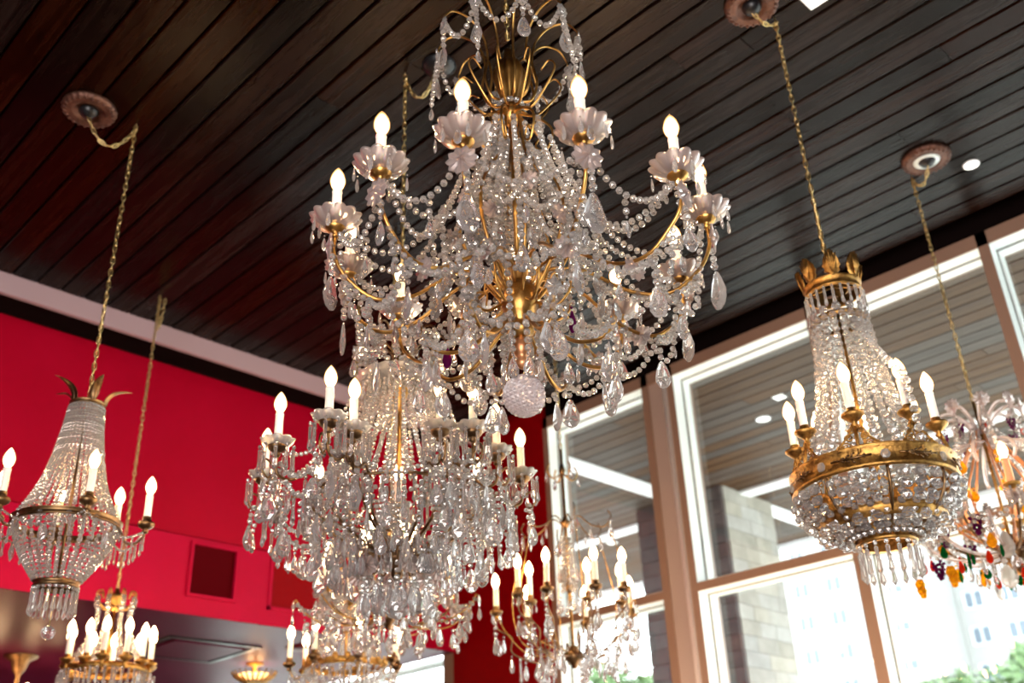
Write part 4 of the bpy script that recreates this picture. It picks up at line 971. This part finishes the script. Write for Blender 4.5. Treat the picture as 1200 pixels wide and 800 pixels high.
def fruit():
    c = Chandelier(-1.24, 3.785, 2.38, 'chandelier at the right edge hung with grapes, coloured glass fruit and peach candles')
    c.chain(3.12, canopy=(-1.14, 3.716), drop=.06); f = c.cam
    c.part('stem', [tube([(0, 0, c.z(3.12)), (0, 0, c.z(2.45))], .006, 8)], 'gilt')
    c.lathe('hub', [(0, 2.60), (.014, 2.595), (.03, 2.57), (.055, 2.54), (.05, 2.51), (.025, 2.48), (.012, 2.46), (0, 2.45)], 'dark_brass', 28)
    nm_ = dict(grapes='dark purple glass grape cluster', amber_drop='amber glass fruit', ruby_drop='red glass fruit', green_leaf='green glass leaf', green_pear='green glass fruit', amber_fruit='yellow glass fruit', clear_leaf='large clear leaf shaped drop')
    def hang(key, r, a, z, sc=1.0, ln=.0):
        if ln: c.strand((r, a, z+ln), (r, a, z), 0, .014, n=2)
        o = c.put(K[key].name, key, r, a, z, rz=random.uniform(-.8, .8), sc=sc); o['label'] = nm_[key]
    for k in range(9):
        a = f-R(29)+2*PI*k/9
        # glass covered scroll arms of the upper frame
        pts = cat([c.P(.02, a, 2.98), c.P(.05, a, 3.04), c.P(.10, a, 3.075), c.P(.145, a, 3.06), c.P(.150, a, 3.02), c.P(.125, a, 3.01)], 6)
        c.part('upper_scroll', [tube(pts, .008, 8, lambda t: 1.1-.6*t)], 'pinkglass'); c.put('rosette', 'rosette', .155, a, 3.07, sc=.9)
        c.put('pendant', 'leaf_m', .15, a, 3.0, rz=k, sc=.9)
        pts = cat([c.P(.02, a+.3, 2.95), c.P(.10, a+.3, 2.93), c.P(.17, a+.3, 2.90), c.P(.20, a+.3, 2.86), c.P(.18, a+.3, 2.83)], 6)
        c.part('upper_scroll', [tube(pts, .007, 8)], 'pinkglass')
        c.strand((.15, a, 3.03), (.22, a, 2.80), .0, .020, n=10); c.strand((.05, a, 3.0), (.17, a+.2, 2.88), .02, .018)
        c.part('cage_rib', [tube(cat([c.P(.02, a, 3.02), c.P(.07, a, 2.92), c.P(.13, a, 2.82), c.P(.18, a, 2.74), c.P(.16, a, 2.64), c.P(.05, a, 2.55)], 5), .0042, 8)], 'copper_wood')
        c.part('cage_rib', [tube(cat([c.P(.04, a+.35, 2.53), c.P(.15, a+.35, 2.52), c.P(.25, a+.35, 2.56), c.P(.30, a+.35, 2.64)], 5), .0065, 8)], 'pinkglass')
        # candle arms
        c.arm(a, [(.04, 2.53), (.13, 2.525), (.22, 2.57), (.26, 2.635), (.262, 2.672)], 'cup_gilt', None, 'candle_peach', mt='dark_brass', r=.005, pandrops=('fringe', 6, .026, -.008))
        c.put('rosette', 'rosette', .27, a, 2.66, sc=.9); c.strand((.26, a, 2.66), (.26, a+2*PI/9, 2.66), .06, .018, n=10)
        c.strand((.20, a, 2.56), (.30, a+.35, 2.64), .03, .018)
        c.strand((.30, a+.35, 2.63), (.30, a+.35+2*PI/9, 2.63), .05, .015, n=10)
        hang(('amber_drop', 'amber_fruit')[k % 2], .19, a, 2.86, .85); hang('amber_drop', .24, a+.2, 2.72, .7)
        hang(('grapes', 'amber_fruit', 'grapes')[k % 3], .24, a+.12, 2.63, 1.05)
        hang(('amber_drop', 'ruby_drop', 'green_pear')[k % 3], .28, a+.3, 2.56, .9, .02)
        hang(('grapes', 'ruby_drop')[k % 2], .14, a, 3.0, .75)
        hang(('ruby_drop', 'grapes', 'amber_fruit', 'green_leaf')[k % 4], .20, a+.1, 2.52, .95, .02)
        hang(('clear_leaf', 'amber_drop', 'green_pear')[k % 3], .12, a+.2, 2.49, .85, .02)
        hang(('green_leaf', 'ruby_drop')[k % 2], .08, a, 2.47, .9, .02)
        hang('green_leaf', .17, a+.3, 2.54, .9); c.put('pendant', 'leaf_m', .16, a+.5, 2.51, rz=k, sc=.9); c.put('prism', 'spear', .11, a+.4, 2.50, sc=1.1)
        c.put('pendant', 'leaf_m', .33, a+.35, 2.60, rz=k, sc=.9)
    # fruit that reaches furthest to the left and lowest
    L = c.cam-PI/2
    hang('amber_fruit', .335, L+.15, 2.475, 1.15, .06); hang('amber_fruit', .23, L+.35, 2.50, 1.25, .04); hang('grapes', .26, L+.2, 2.53, 1.0, .02)
    hang('ruby_drop', .33, L+.45, 2.52, .9, .02); hang('clear_leaf', .16, c.cam-.1, 2.60, 1.0); hang('green_leaf', .18, L+.6, 2.54, 1.1)
fruit()
medallion(-1.14, 3.716, .100, 'carved ceiling medallion with white plate and black centre beside the round downlight', kind='ringed')

# ------------------------------------------------------------------ fittings of the low glossy ceiling beyond the bulkhead
def sunburst(x, y, z):
    t = obj('ceiling_lamp', None); t.location = (x, y, z); thing(t, 'small gilt sunburst ceiling lamp glowing under the glossy low ceiling', 'lamp')
    obj('canopy', G().g(lathe([(0, 0), (.06, 0), (.055, -.012), (.012, -.02), (.012, -.10), (0, -.10)], 24)).mesh('canopy', 'gilt', True), t)
    obj('glow_bowl', G().g(lathe([(0, -.10), (.07, -.09), (.10, -.07), (.07, -.085), (0, -.09)], 32)).mesh('glow_bowl', 'shade_light', True), t)
    pm = G(); pm.g(tube(cat([(.02, 0, -.125), (.07, 0, -.118), (.12, 0, -.085), (.145, 0, -.055)], 4), .012, 6, lambda q: 1-.6*q), nm(mx(sy=1)))
    pm = pm.mesh('petal', 'gilt', True)
    for k in range(20): obj('petal', pm, t, mx(rz=2*PI*k/20))
    obj('finial', G().g(lathe([(0, -.12), (.03, -.125), (.02, -.14), (0, -.15)], 20)).mesh('finial', 'gilt', True), t)
    l = lamp('sunburst_light', (x, y, z-.07), 2.2, (1, .5, .2), .06); return t
sunburst(-5.95, 3.56, 2.83)
t = obj('ceiling_fixture', None); t.location = (-6.45, 2.27, 2.83); thing(t, 'dark bronze lamp stem on the low ceiling at the bottom left corner', 'lamp')
obj('canopy', G().g(lathe([(0, 0), (.10, 0), (.095, -.015), (.05, -.04), (.035, -.09), (.012, -.12), (.012, -.35), (0, -.35)], 28)).mesh('canopy', 'dark_brass', True), t)
for k in range(5):
    a = 2*PI*k/5; sh = obj('arm', G().g(tube(cat([(.01, 0, -.30), (.10, 0, -.34), (.17, 0, -.30), (.18, 0, -.25)], 5), .005, 6)).mesh('arm', 'dark_brass', True), t, mx(rz=a))
    obj('bulb', K['bulb'], sh, mx(.18, 0, -.25))
lamp('low_room_light', (-6.3, 1.9, 2.45), 3, (1, .45, .18), .12)
v = obj('ceiling_vent', None); v.location = (-5.75, 3.0, 2.83); thing(v, 'square flush air diffuser framed in black on the low glossy ceiling', 'vent')
g = G(); A_, B_ = .30, .27
for q in ((-A_, A_, -A_, -B_), (-A_, A_, B_, A_), (-A_, -B_, -B_, B_), (B_, A_, -B_, B_)): g.g(box(q[0], q[1], q[2], q[3], -.012, 0))
obj('vent_frame', g.mesh('vent_frame', 'black'), v)
obj('cover', G().g(box(-.23, .23, -.23, .23, -.016, -.006)).mesh('cover', 'gloss_ceiling'), v)
t = obj('ceiling_speaker', None); t.location = (-5.34, 3.52, 2.83); thing(t, 'flat round dark cover on the low ceiling right of the sunburst lamp', 'ceiling cover')
obj('cover', G().g(lathe([(0, 0), (.11, 0), (.108, -.01), (0, -.014)], 32)).mesh('cover', 'grille', True), t)
